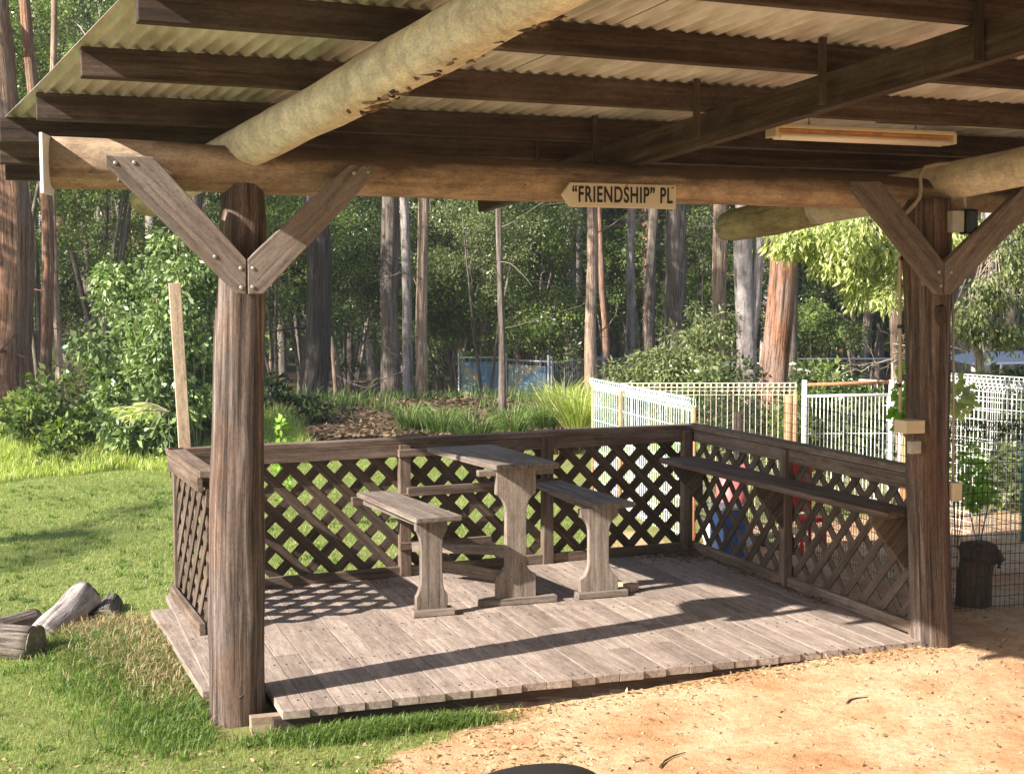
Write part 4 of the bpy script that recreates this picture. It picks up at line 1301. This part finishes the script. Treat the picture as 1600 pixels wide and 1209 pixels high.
palm(200, 15.2, .55, [(2.6, .5, .8, .6), (.6, .4, .7, .5), (3.4, .5, .7, .6), (5, .5, .6, .5), (1.5, .6, .7, .5)], 'shaded palm crown with dull green fronds behind the bright frond', 'mid')

# ------------------------------------------------------------------ grasses
def blades(name, P, h, w, mat, lean=.35, tone=None, rng=RNG, seg=2, parent=None, dirs=None):
    n = len(P)
    a = rng.random(n) * 2 * np.pi
    ld = np.stack([np.cos(a), np.sin(a), np.zeros(n)], 1) if dirs is None else dirs
    wd = np.stack([-np.sin(a), np.cos(a), np.zeros(n)], 1)
    h = np.broadcast_to(h, (n,))[:, None]; w = np.broadcast_to(w, (n,))[:, None]
    ln = (lean * (.3 + rng.random(n)))[:, None]
    up = np.array([0, 0, 1.0])
    b0 = P - wd * w / 2; b1 = P + wd * w / 2
    m = P + up * h * .6 + ld * h * ln * .35
    m0 = m - wd * w * .4; m1 = m + wd * w * .4
    t = P + up * h * (1 - .35 * ln) + ld * h * ln
    if seg == 1:
        V = np.stack([b0, b1, t], 1).reshape(-1, 3)
        F = np.arange(n * 3); cnt = np.full(n, 3); rep = 3
    else:
        V = np.stack([b0, b1, m1, m0, t], 1).reshape(-1, 3)
        base = np.arange(n)[:, None] * 5
        F = np.concatenate([base + np.array([[0, 1, 2, 3]]), base + np.array([[3, 2, 4]])], 1).ravel()
        cnt = np.tile([4, 3], n); rep = 5
    tone = rng.random(n) if tone is None else tone
    return mesh_np(name, V, F, cnt, mat, parent, tone=np.repeat(tone, rep))
def in_deck(x, y): return (x > DECK[0]) & (x < DECK[1]) & (y > -.185 + .058 * x) & (y < 2.13 + .11 * x)
def scatter(n, x0, x1, y0, y1, keep, rng=RNG):
    x = rng.uniform(x0, x1, n); y = rng.uniform(y0, y1, n)
    k = keep(x, y) & ~in_deck(x, y)
    return x[k], y[k]
lk = lambda x, y: RNG.random(x.shape) < lawn_mask(x, y) ** 1.5
x, y = scatter(150000, -1.5, 1.2, -1.1, 2.3, lk)
tn = np.clip(.45 + .35 * wob(x, y, 2.1) + RNG.normal(size=len(x)) * .22, 0, 1)
g1 = blades('lawn_grass', np.stack([x, y, ground_z(x, y) - .003], 1), .018 + .016 * RNG.random(len(x)), .0028, L['lawn'], .9, tn, seg=1)
tag(g1, 'short sunlit green lawn grass around the left log post', 'grass', kind='stuff')
x, y = scatter(190000, -2.2, 4.6, 2.3, 9.8, lk)
tn = np.clip(.5 + .35 * wob(x, y, .8) + RNG.normal(size=len(x)) * .22, 0, 1)
g2 = blades('lawn_grass', np.stack([x, y, ground_z(x, y) - .003], 1), .022 + .018 * RNG.random(len(x)), .006, L['lawn'], .9, tn, seg=1)
tag(g2, 'mown lawn grass behind the deck up to the wood', 'grass', kind='stuff')
# lusher, longer patches beside the deck and around the post
def patchy(cs, n):
    xs, ys = [], []
    for (cx, cy, rx, ry, wgt) in cs:
        k = int(n * wgt)
        a = RNG.normal(size=(k, 2)) * .55
        xs.append(cx + a[:, 0] * rx); ys.append(cy + a[:, 1] * ry)
    x, y = np.concatenate(xs), np.concatenate(ys)
    k = ~in_deck(x, y)
    return x[k], y[k]
x, y = patchy([(-.2, .1, .22, .3, .25), (.62, -.23, .28, .05, .3), (.35, -.26, .2, .08, .12), (-.36, .9, .3, .7, .3), (-.5, 1.5, .25, .35, .15), (.1, -.12, .15, .1, .1)], 17000)
g3 = blades('long_grass', np.stack([x, y, ground_z(x, y) - .004], 1), .03 + .045 * RNG.random(len(x)), .004, L['lush'], 1.0)
tag(g3, 'longer lush green grass along the deck edge and the left log post', 'grass', kind='stuff')
x, y = patchy([(-.30, 1.3, .30, .55, .5), (-.22, .75, .2, .45, .3), (-.45, 1.75, .25, .2, .3)], 4200)
g4 = blades('dry_grass', np.stack([x, y, ground_z(x, y) - .004], 1), .03 + .06 * RNG.random(len(x)), .004, L['straw'], 1.1)
tag(g4, 'dry straw-coloured grass beside the logs left of the deck', 'grass', kind='stuff')
# long grass at the edge of the wood
def strip(n, x0, x1, ya, yb, sl=.0):
    x = RNG.uniform(x0, x1, n); y = RNG.uniform(ya, yb, n) + sl * x + .35 * wob(x, x * .3, .9)
    return x, y
x, y = strip(46000, -3, 2.0, 8.2, 10.6, .05)
hh = np.interp(y, [8.2, 9.2, 10.5], [.08, .30, .42]) * (.5 + .8 * RNG.random(len(x)))
g5 = blades('tall_grass', np.stack([x, y, ground_z(x, y) - .01], 1), hh, .008, L['tall'], .5)
tag(g5, 'tall yellow-green grass strip along the edge of the wood at the left', 'grass', kind='stuff')
x, y = strip(26000, 0.5, 9, 11, 16, .2)
k = RNG.random(len(x)) < sstep(-.1, .5, wob(x, y, .7))
x, y = x[k], y[k]
g6 = blades('undergrowth', np.stack([x, y, ground_z(x, y) - .01], 1), .06 + .22 * RNG.random(len(x)), .008, L['tuft'], .8)
tag(g6, 'patchy low undergrowth on the litter bank behind the deck', 'undergrowth', kind='stuff')
x, y = strip(60000, -12, 26, 14, 34, .1)
k = (RNG.random(len(x)) < sstep(-.2, .5, wob(x, y, .5)))
x, y = x[k], y[k]
g7 = blades('undergrowth', np.stack([x, y, ground_z(x, y) - .01], 1), .15 + .35 * RNG.random(len(x)), .02, L['tuft'], .7)
tag(g7, 'green undergrowth covering the floor of the wood', 'undergrowth', kind='stuff')

x, y = scatter(450, -1.6, 1.1, -1.0, 7.5, lk)
xs = np.repeat(x, 14) + RNG.normal(size=len(x) * 14) * .012; ys = np.repeat(y, 14) + RNG.normal(size=len(x) * 14) * .012
k = ~in_deck(xs, ys); xs, ys = xs[k], ys[k]
gw = blades('lawn_weeds', np.stack([xs, ys, ground_z(xs, ys) - .003], 1), .03 + .03 * RNG.random(len(xs)), .006, L['lush'], 1.3)
tag(gw, 'small darker weed tufts dotted over the lawn', 'weeds', kind='stuff')
for (sx, sy, ang, ln_, lab) in ((2.32, -.62, .4, .13, 'short bent dry stick on the orange dirt before the right end of the deck'), (1.35, -.98, .7, .2, 'thin dry stick on the dirt near the wing mirror')):
    q = [(sx + math.cos(ang) * ln_ * t, sy + math.sin(ang) * ln_ * t + .02 * math.sin(t * 4), gz(sx, sy) + .006 + .004 * t) for t in (0, .3, .6, 1)]
    tag(MB().tube(q, [.003, .0035, .003, .0015], 6).build('dry_stick', M['purlin'], None), lab, 'stick')
# tussocks one can count
def tussock(col, dist, h, n, mat, label, spread=.12, w=.010):
    x, y = far(col, dist)
    z0 = gz(x, y)
    root_p = np.array([[0, 0, 0.]]) + np.stack([RNG.normal(size=n) * spread * .5, RNG.normal(size=n) * spread * .5, np.zeros(n)], 1)
    dr = root_p / (np.linalg.norm(root_p, axis=1, keepdims=True) + 1e-6)
    o = blades('tussock', root_p, h * (.5 + .7 * RNG.random(n)), w, L[mat], 1.1, dirs=dr)
    o.location = (x, y, z0 - .01)
    tag(o, label, 'grass tussock', 'tussocks on the bank behind the deck')
for a in [(742, 15.8, .42, 420, 'tuft', 'green tussock at the foot of the thin grey sapling'), (690, 17, .42, 320, 'tuft', 'shaded tussock left of the banner fence end'), (640, 17.5, .4, 260, 'tuft', 'shaded tussock below the pale peeling tree'),
          (800, 17, .40, 320, 'tuft', 'tussock just right of the thin grey sapling'), (850, 17.5, .42, 360, 'tuft', 'tussock below the right end of the banner'), (905, 17.2, .65, 520, 'tall', 'tall bright grass clump in front of the pinkish tree'),
          (880, 18, .7, 420, 'tall', 'tall bright grass clump left of the pinkish tree'), (870, 15, .30, 320, 'litter', 'brown dead tussock left of the white fence corner'), (895, 15.3, .32, 260, 'litter', 'second brown dead tussock close to the white fence'),
          (770, 14.6, .25, 160, 'straw', 'dry straw tussock behind the middle of the back rail'), (1062, 13.6, .55, 200, 'lime', 'fine bright green tuft behind the roll-top fence')]:
    tussock(*a)
# litter
def litter(name, n, x0, x1, y0, y1, size, label, mat='litter', mask=None, zoff=.006):
    x = RNG.uniform(x0, x1, n); y = RNG.uniform(y0, y1, n)
    if mask is not None:
        k = RNG.random(n) < mask(x, y); x, y = x[k], y[k]
    k = ~in_deck(x, y); x, y = x[k], y[k]
    d = RNG.normal(size=(len(x), 3)); d[:, 2] *= .35; d /= np.linalg.norm(d, axis=1, keepdims=True)
    o = leaf_mesh(name, np.stack([x, y, ground_z(x, y) + zoff], 1), d, size * (.5 + RNG.random(len(x))), .22, L[mat], flat=.6)
    return tag(o, label, 'leaf litter', kind='stuff')
litter('leaf_litter', 26000, .5, 9, 10, 16, .07, 'brown leaf litter on the bank behind the deck')
litter('leaf_litter', 5200, .7, 3.5, -.40, -.0, .020, 'fallen leaf scraps along the front edge of the deck', 'straw', lambda x, y: np.clip(1 - (-.16 + .058 * x - y) / (.09 + .05 * x), 0, 1) ** 1.5)
litter('leaf_litter', 900, .2, 3.6, -1.6, -.1, .018, 'sparse leaf scraps over the orange dirt', 'litter', lambda x, y: (1 - lawn_mask(x, y)) * .8)
litter('leaf_litter', 1500, -.9, 1.2, -1.1, -.1, .02, 'dry leaf scraps in the lawn beside the dirt', 'straw')
litter('leaf_litter', 1400, 3.2, 6.5, -.3, 6, .03, 'dry scraps on the dirt behind the wire mesh', 'straw')
# litter gathered in the back right corner of the deck
n = 900
xx = 3.07 - np.abs(RNG.normal(size=n)) * .16; yy = 2.38 - np.abs(RNG.normal(size=n)) * .14
k = RNG.random(n) < .5
yy[k] = 2.38 - RNG.random(k.sum()) * 1.6; xx[k] = 3.09 - np.abs(RNG.normal(size=k.sum())) * .025
d = RNG.normal(size=(n, 3)); d[:, 2] *= .3; d /= np.linalg.norm(d, axis=1, keepdims=True)
tag(leaf_mesh('leaf_litter', np.stack([xx, yy, np.full(n, .004)], 1), d, .022 * (.5 + RNG.random(n)), .2, L['litter'], flat=.6), 'leaf litter gathered in the back right corner of the deck', 'leaf litter', kind='stuff')
n = 170
xx = RNG.uniform(0.2, 3.0, n); yy = RNG.uniform(-.05, 2.2, n)
d = RNG.normal(size=(n, 3)); d[:, 2] *= .2; d /= np.linalg.norm(d, axis=1, keepdims=True)
tag(leaf_mesh('leaf_litter', np.stack([xx, yy, np.full(n, .003)], 1), d, .016 * (.5 + RNG.random(n)), .2, L['straw'], flat=.8), 'sparse dry scraps lying on the deck boards', 'leaf litter', kind='stuff')
# gravel: many small irregular stones
n = 5200
x = RNG.uniform(-.1, 4.2, n); y = RNG.uniform(-1.9, .0, n)
k = (RNG.random(n) < (1 - lawn_mask(x, y)) * (.25 + .75 * sstep(-1.2, -.1, y))) & ~in_deck(x, y)
x, y = x[k], y[k]; n = len(x)
oct_ = np.array([[1, 0, 0], [0, 1, 0], [-1, 0, 0], [0, -1, 0], [0, 0, .7], [0, 0, -.7]], float)
s = (.0022 + .0065 * RNG.random(n) ** 3)[:, None, None]
V = oct_[None] * (1 + .5 * RNG.normal(size=(n, 6, 1)) * .5) * s
a = RNG.random(n) * 6.28
R = np.stack([np.stack([np.cos(a), -np.sin(a)], -1), np.stack([np.sin(a), np.cos(a)], -1)], 1)
V[:, :, :2] = np.einsum('nij,nkj->nki', R, V[:, :, :2])
V += np.stack([x, y, ground_z(x, y) + .001], -1)[:, None]
tri = np.array([[0, 1, 4], [1, 2, 4], [2, 3, 4], [3, 0, 4], [1, 0, 5], [2, 1, 5], [3, 2, 5], [0, 3, 5]])
F = (np.arange(n)[:, None, None] * 6 + tri[None]).ravel()
tag(mesh_np('gravel', V.reshape(-1, 3), F, np.full(n * 8, 3), M['pebble']), 'small stones scattered over the orange dirt', 'gravel', kind='stuff')

# far wood: a mass of foliage and a dark rising hillside behind
hrng = np.random.default_rng(8)
n = 230000
th = hrng.uniform(-.42, 1.05, n); rr_ = hrng.uniform(52, 74, n)
zz = hrng.uniform(-1, 17, n)
cl = np.sin(th * 60 + zz * .9) + np.sin(th * 37 - zz * 1.4 + rr_) + hrng.normal(size=n) * .6
k = cl > -.2
th, rr_, zz = th[k], rr_[k], zz[k]
P = np.stack([CX + rr_ * np.sin(th), CY + rr_ * np.cos(th), zz], 1)
d = hrng.normal(size=P.shape); d[:, 2] -= .3; d /= np.linalg.norm(d, axis=1, keepdims=True)
tag(leaf_mesh('far_wood', P, d, .26 * (.5 + hrng.random(len(P))), .34, L['mid'], rng=hrng), 'dense dark foliage of the far wood', 'wood', kind='stuff')
aa = np.linspace(-.9, 1.5, 80); rr2 = np.array([64, 70, 76, 84, 95, 120.]); hh = np.array([-3, 4, 11, 17, 20, 20.])
A2, I2 = np.meshgrid(aa, np.arange(6))
R_ = rr2[I2]; H_ = hh[I2] + np.sin(A2 * 23) * .8 + np.sin(A2 * 57) * .5
V = np.stack([CX + R_ * np.sin(A2), CY + R_ * np.cos(A2), H_], -1).reshape(-1, 3)
ii = np.arange(A2.size).reshape(A2.shape)
ff = np.stack([ii[:-1, :-1], ii[:-1, 1:], ii[1:, 1:], ii[1:, :-1]], -1).reshape(-1, 4)
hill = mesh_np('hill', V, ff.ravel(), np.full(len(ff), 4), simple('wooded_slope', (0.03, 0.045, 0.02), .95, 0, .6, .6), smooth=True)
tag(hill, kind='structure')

# ------------------------------------------------------------------ fences beyond the deck
def wire(mb, a, b, r, n=5):
    mb.tube([a, b], r, n, caps=False, tone=.5)
def rolltop(name, P0, P1, z0, zt, mat, label, pitch=.05, rails=6, post_mat=None, posts=2, hair=.0022, base_rail=None, group='pool-type wire fences'):
    a, b = Vector((*P0, 0)), Vector((*P1, 0))
    root = empty(name, (P0[0], P0[1], z0), label, 'wire fence', group)
    e = (b - a); Lh = e.length; e.normalize()
    nr = e.cross(Vector((0, 0, 1))).normalized()
    mb = MB()
    n = int(Lh / pitch)
    for i in range(n + 1):
        p = a + e * (i * Lh / n)
        q = [p + Vector((0, 0, z0)), p + Vector((0, 0, zt - .085)), p + nr * .035 + Vector((0, 0, zt - .03)), p + nr * .03 + Vector((0, 0, zt)), p - nr * .01 + Vector((0, 0, zt - .01)), p - nr * .015 + Vector((0, 0, zt - .06)), p + Vector((0, 0, zt - .085))]
        mb.tube(q, hair, 5, caps=False, tone=.5)
    for z in list(np.linspace(z0 + .03, zt - .09, rails)):
        wire(mb, a + Vector((0, 0, z)), b + Vector((0, 0, z)), hair)
    for dz, o_ in ((0, .03), (-.03, .036), (-.06, -.014)):
        wire(mb, a + nr * o_ + Vector((0, 0, zt + dz)), b + nr * o_ + Vector((0, 0, zt + dz)), hair * 1.2)
    mb.build('mesh_panel', M[mat], root)
    for k in range(posts):
        p = a.lerp(b, k / (posts - 1) if posts > 1 else 0)
        MB().tube([p + Vector((0, 0, z0 - .05)), p + Vector((0, 0, zt - .06))], .016, 10, tone=.6).build('post', M[post_mat or mat], root)
    return root
rolltop('roll_top_fence', (3.60, 5.32), (3.45, 3.15), -.1, .87, 'mint_wire', 'white roll-top mesh fence slanting towards the back right corner of the deck', .045, 8, 'orange_post', 2, .0032)
rolltop('roll_top_fence', (3.50, 4.52), (4.74, 4.10), -.1, .88, 'cream_wire', 'cream roll-top mesh fence behind the right lattice fence', .042, 3, 'orange_post', 2, .0034)
rolltop('roll_top_fence', far(1470, 12.6), far(1660, 11.6), -.1, .86, 'white_wire', 'farther white mesh fence beyond the square-mesh garden fence', .045, 10, 'galv', 2, .003)
rolltop('roll_top_fence', (5.32, 3.45), (5.385, 2.27), -.1, .985, 'white_wire', 'white square-mesh garden fence right of the right post', .042, 16, 'teal', 2, .0028)
# gate
gt = empty('gate', (4.78, 4.08, -.1), 'white metal bar gate with a rusty top rail left of the right post', 'gate')
ga, gb = Vector((4.80, 4.07, 0)), Vector((5.42, 3.87, 0))
up3 = lambda z: Vector((0, 0, z))
MB().tube([ga + up3(.865), gb + up3(.885)], .013, 10).build('top_rail', M['rust'], gt)
MB().tube([ga + up3(.78), gb + up3(.79)], .011, 10).build('rail', M['white_wire'], gt)
MB().tube([ga + up3(0.0), gb + up3(.0)], .011, 10).build('rail', M['white_wire'], gt)
mb = MB()
for i in range(1, 22):
    p = ga.lerp(gb, i / 22); wire(mb, p + up3(0), p + up3(.78), .004)
for z in (.25, .5): wire(mb, ga + up3(z), gb + up3(z), .003)
mb.build('bars', M['white_wire'], gt)
for p in (ga, gb, gb + Vector((.07, -.02, 0))):
    MB().tube([p + up3(-.15), p + up3(.90)], .020, 12).build('post', M['white_wire'], gt)
def rusty_post(x, y, h, label, r=.03, mat='orange_post'):
    o = MB().tube([(x, y, -.15), (x, y, h * .5), (x, y, h)], r, 12, .06).build('fence_post', M[mat], None)
    tag(o, label, 'post')
rusty_post(4.60, 3.95, .80, 'rusty orange post with a teal foot in front of the cream fence', .028)
rusty_post(5.2, 3.35, .55, 'short rusty orange post close to the left side of the right post', .03)
rusty_post(4.02, 3.62, .72, 'short dark brown post behind the right lattice fence', .035, 'purlin')

# dark garden wire mesh
def garden_mesh(name, P0, P1, z0, zt, label, px=.028, pz=.052, roll=True):
    a, b = Vector((*P0, 0)), Vector((*P1, 0))
    root = empty(name, (P0[0], P0[1], z0), label, 'wire fence', 'dark garden wire fences')
    e = (b - a); Lh = e.length; e.normalize(); nr = e.cross(Vector((0, 0, 1)))
    mb = MB(); n = int(Lh / px); r = .0017
    for i in range(n + 1):
        p = a + e * (i * Lh / n); s = .003 * noise.noise((i * .2, 0, 0))
        wire(mb, p + up3(z0) + nr * s, p + up3(zt) + nr * s, r, 4)
    m = int((zt - z0) / pz)
    for j in range(m + 1):
        z = z0 + (zt - z0) * j / m
        q = [a + e * (Lh * t) + up3(z + .004 * math.sin(t * 9 + j)) for t in np.linspace(0, 1, 8)]
        mb.tube(q, r * 1.1, 4, caps=False, tone=.5)
    if roll:
        for i in range(n * 2):
            p = a + e * (i * Lh / (n * 2)); ph = i * .9
            mb.tube([p + up3(zt - .10) + nr * .02, p + e * .02 * math.sin(ph) + up3(zt - .05) + nr * .045, p + e * .012 * math.cos(ph) + up3(zt) + nr * .02, p + up3(zt - .05)], r * 1.3, 4, caps=False)
    mb.build('wire_mesh', M['dark_wire'], root)
    MB().bar(a + up3(z0 - .03), b + up3(z0 - .03), .05, .06).build('sill', M['purlin'], root, .003)
    return root
garden_mesh('garden_mesh_fence', (3.92, 4.05), (3.70, .58), -.06, .86, 'dark wire mesh fence running behind the right lattice fence', .03, .055, False)
garden_mesh('garden_mesh_fence', (3.42, .54), (5.2, .50), -.06, .93, 'dark wire mesh fence with a curled top right of the right post')
# stump
st = empty('stump', (3.86, .66, -.1), 'dark knobbly stump behind the wire mesh right of the right post', 'stump')
MB().tube([(3.84, .66, -.14), (3.845, .66, -.02), (3.85, .66, .12), (3.86, .66, .20), (3.865, .66, .235)], [.105, .094, .090, .088, .084], 24, .22, rs=5, flute=.05).build('trunk', M['lattice'], st)
mbk = MB(); mbk.tube([(3.865, .66, .19), (3.866, .66, .215), (3.868, .66, .255), (3.87, .66, .285), (3.87, .66, .30)], [.082, .094, .100, .084, .04], 24, .25, rs=9)
mbk.tube([(3.95, .64, .24), (3.975, .63, .20), (3.965, .63, .16)], [.03, .026, .012], 10, .2)
mbk.build('burl', M['lattice'], st)
st2 = MB().tube([(3.62, .70, -.14), (3.63, .70, .02), (3.65, .70, .14)], [.07, .055, .05], 18, .3, rs=6).build('stump', M['bark_grey'], None)
tag(st2, 'low pale grey stump beside the knobbly stump by the right post', 'stump')
# things beyond the right lattice fence
x, y = far(1263, 9.0)
ch = empty('child_chair', (x, y, -.1), 'small bright red plastic chair seen through the right lattice fence', 'chair')
MB().box((x - .09, y - .10, .16), (x + .09, y + .10, .19), 0).build('seat', M['red_plastic'], ch, .01)
MB().box((x - .09, y + .08, .20), (x + .09, y + .10, .52), 0).build('backrest', M['red_plastic'], ch, .01)
for a in (-1, 1):
    for b in (-1, 1):
        MB().tube([(x + a * .075, y + b * .085, .16), (x + a * .085, y + b * .095, -.11)], .012, 8).build('leg', M['red_plastic'], ch)
tx_, ty_ = far(1145, 9.8)
tubm = empty('plastic_tub', (tx_, ty_, -.1), 'faded red plastic tub seen through the lattice left of the shelf middle', 'tub')
MB().tube([(tx_, ty_, -.1), (tx_, ty_, .1), (tx_, ty_, .38)], [.09, .10, .12], 20).build('bowl', M['pink_plastic'], tubm)
MB().tube([(tx_, ty_, .381), (tx_, ty_, .40)], [.13, .13], 20).build('rim', M['pink_plastic'], tubm)
qx, qy = far(1140, 9.1)
crt = empty('plastic_crate', (qx, qy, -.1), 'blue plastic crate low behind the right lattice fence', 'crate')
MB().box((qx - .08, qy - .1, -.09), (qx + .08, qy + .1, .22), 0).build('body', M['blue_plastic'], crt, .01)
MB().box((qx - .09, qy - .11, .222), (qx + .09, qy + .11, .245), 0).build('rim', M['white_plastic'], crt, .008)
wx, wy = far(1140, 9.5)
bag = MB(); bag.tube([(wx, wy, -.1), (wx, wy, -.02), (wx + .02, wy, .06), (wx + .02, wy, .10)], [.15, .18, .13, .03], 16, .3, rs=7)
tag(bag.build('white_sack', M['white_plastic'], None), 'crumpled white sack on the ground behind the right lattice fence', 'sack')
# dark sheet roof beyond the garden
ds = MB(); x0, y0 = far(1520, 19); x1, y1 = far(1700, 18)
ds.prism([(x0, y0, .58), (x1, y1, .66), (x1 + .5, y1 + 1.4, .72), (x0 + .5, y0 + 1.6, .62)], (0, 0, .03), (1, 0, 0))
gsh = empty('garden_cover', (x0, y0, -.1), 'low dark blue sheet cover on posts beyond the garden fence at the right', 'cover')
ds.build('sheet', M['tarp'], gsh)
for (x, y) in ((x0 + .1, y0 + .1), (x1 - .1, y1 + .1), (x0 + .55, y0 + 1.4), (x1 + .4, y1 + 1.2)):
    MB().tube([(x, y, -.4), (x, y, .58)], .03, 8).build('leg', M['grey_box'], gsh)

# temporary wire fence panels by the wood
def temp_panel(c0, d0, c1, d1, ztop, label, mat='galv', bars=True, ban=None, h=2.1, group='temporary fence panels'):
    a, b = Vector((*far(c0, d0), 0)), Vector((*far(c1, d1), 0))
    root = empty('temporary_fence', (a.x, a.y, ztop - h), label, 'fence panel', group)
    zb = ztop - h
    for p in (a, b):
        MB().tube([p + up3(zb - .1), p + up3(ztop + .10)], .022, 10).build('post', M[mat], root)
    MB().tube([a + up3(ztop - .03), b + up3(ztop - .03)], .020, 10).build('top_rail', M[mat], root)
    MB().tube([a + up3(zb + .1), b + up3(zb + .1)], .018, 10).build('bottom_rail', M[mat], root)
    mb = MB(); Lh = (b - a).length
    if bars:
        n = int(Lh / .10)
        for i in range(1, n):
            p = a.lerp(b, i / n); wire(mb, p + up3(zb + .1), p + up3(ztop - .03), .0045, 4)
    for z in np.linspace(zb + .2, ztop - .2, 7):
        wire(mb, a + up3(z), b + up3(z), .005, 4)
    mb.build('wire_mesh', M[mat], root)
    if ban:
        e = (b - a).normalized(); nr = e.cross(up3(1)).normalized()
        nrb = nr if nr.y > 0 else -nr
        pts, cols_ = [], 14
        t0, t1 = ban
        V = []
        for i in range(cols_ + 1):
            t = lerp(t0, t1, i / cols_)
            for z in (zb + .35, zb + 1.1, ztop - .12):
                V.append(a.lerp(b, t) + nrb * (.04 + .02 * math.sin(i * 1.9 + z)) + up3(z) - Vector(root.location))
        V = np.array([tuple(v) for v in V])
        ii = np.arange(len(V)).reshape(cols_ + 1, 3)
        ff = np.stack([ii[:-1, :-1], ii[1:, :-1], ii[1:, 1:], ii[:-1, 1:]], -1).reshape(-1, 4)
        o = mesh_np('banner', V, ff.ravel(), np.full(len(ff), 4), M['banner'], root)
        md = o.modifiers.new('s', 'SOLIDIFY'); md.thickness = .004
temp_panel(717, 29.5, 785, 29.5, .22, 'wire fence panel with the left part of the blue and orange banner', ban=(.05, .95))
temp_panel(791, 29.4, 857, 28.5, .18, 'wire fence panel with the right part of the blue and orange banner', ban=(.02, .9))
temp_panel(862, 28.6, 942, 31, .15, 'plain wire fence panel just right of the banner', bars=True)
temp_panel(884, 33, 985, 34, -.02, 'rear wire fence panel behind the pinkish tree', bars=False)
temp_panel(1130, 26, 1228, 25, .30, 'white wire fence panel behind the pale forked tree', 'white_wire', h=1.6)
temp_panel(1236, 22, 1318, 20.5, .40, 'white vertical bar fence panel left of the double post', 'white_wire', h=1.3)
temp_panel(1326, 20.5, 1440, 19.5, .33, 'white vertical bar fence panel right of the double post', 'white_wire', h=1.3)
temp_panel(1245, 29, 1420, 29, .20, 'far grey wire fence panel behind the white bar fence', 'galv', bars=False)

# ------------------------------------------------------------------ cut logs on the lawn
def cut_log(p0, p1, r0, r1, label, mat='bark_grey', seed=0):
    p0, p1 = Vector(p0), Vector(p1)
    root = empty('cut_log', tuple((p0 + p1) / 2), label, 'log', 'cut logs beside the deck')
    n = 14
    pts = [p0.lerp(p1, i / (n - 1)) for i in range(n)]
    MB().tube(pts, [lerp(r0, r1, i / (n - 1)) for i in range(n)], 28, .16, rs=4, flute=.04).build('bark', M[mat], root)
    d = (p1 - p0).normalized()
    for p, r, s in ((p0, r0, -1), (p1, r1, 1)):
        MB().tube([p + d * s * .001, p + d * s * .006], [r * .97, r * .90], 28, .1, rs=4).build('cut_face', M['endgrain'], root)
    return root
cut_log((-.72, 1.37, -.03), (-1.30, 1.75, -.03), .088, .085, 'upright-faced grey cut log at the left edge of the lawn')
cut_log((-.72, 2.0, -.07), (-1.0, 1.75, -.07), .075, .07, 'small half-buried grey log between the two larger cut logs')
cut_log((-.70, 1.72, -.09), (-.47, 2.22, -.005), .075, .085, 'tilted pale grey cut log left of the deck corner', 'bark_pale')
cut_log((-.38, 2.05, -.09), (-.32, 2.40, -.08), .06, .055, 'small dark log end nearest the deck corner')

# ------------------------------------------------------------------ car wing mirror
cmx, cmy, cmz = CX + .292, CY + .838, 1.2500
wm = empty('wing_mirror', (cmx, cmy, cmz), 'dark rounded top of a car wing mirror at the bottom edge of the view', 'wing mirror')
bm = bmesh.new()
bmesh.ops.create_uvsphere(bm, u_segments=40, v_segments=24, radius=1)
for v in bm.verts:
    c = v.co
    f_ = lambda t, p: math.copysign(abs(t) ** p, t)
    c.x, c.y, c.z = f_(c.x, .7) * .060, f_(c.y, .8) * .05, f_(c.z, .6) * .052
    c.z += -.10 * max(0, -c.x - .0) * .9 + .0
me = bpy.data.meshes.new('housing'); bm.to_mesh(me); bm.free()
for p in me.polygons: p.use_smooth = True
me.materials.append(M['mirror_plastic'])
ho = bpy.data.objects.new('housing', me); COL.objects.link(ho); ho.parent = wm
ho.rotation_euler = (0, -.10, -.32)
MB().tube([(cmx - .02, cmy, cmz - .04), (cmx - .05, cmy - .03, cmz - .12), (cmx - .12, cmy - .10, cmz - .17)], [.02, .022, .03], 12).build('bracket', M['mirror_plastic'], wm)

# ------------------------------------------------------------------ air
mb = MB(); mb.box((-40, -30, -3.6), (75, 62, 24), 0)
hz = bpy.data.materials.new('air'); hz.use_nodes = True
nn = hz.node_tree.nodes; nn.remove(nn['Principled BSDF'])
pv = nn.new('ShaderNodeVolumePrincipled'); pv.inputs['Density'].default_value = 0.0009
pv.inputs['Color'].default_value = (0.92, 0.95, 1.0, 1); pv.inputs['Anisotropy'].default_value = 0.2
hz.node_tree.links.new(pv.outputs[0], nn['Material Output'].inputs['Volume'])
ho_ = mb.build('haze', hz, None)
tag(ho_, kind='stuff')
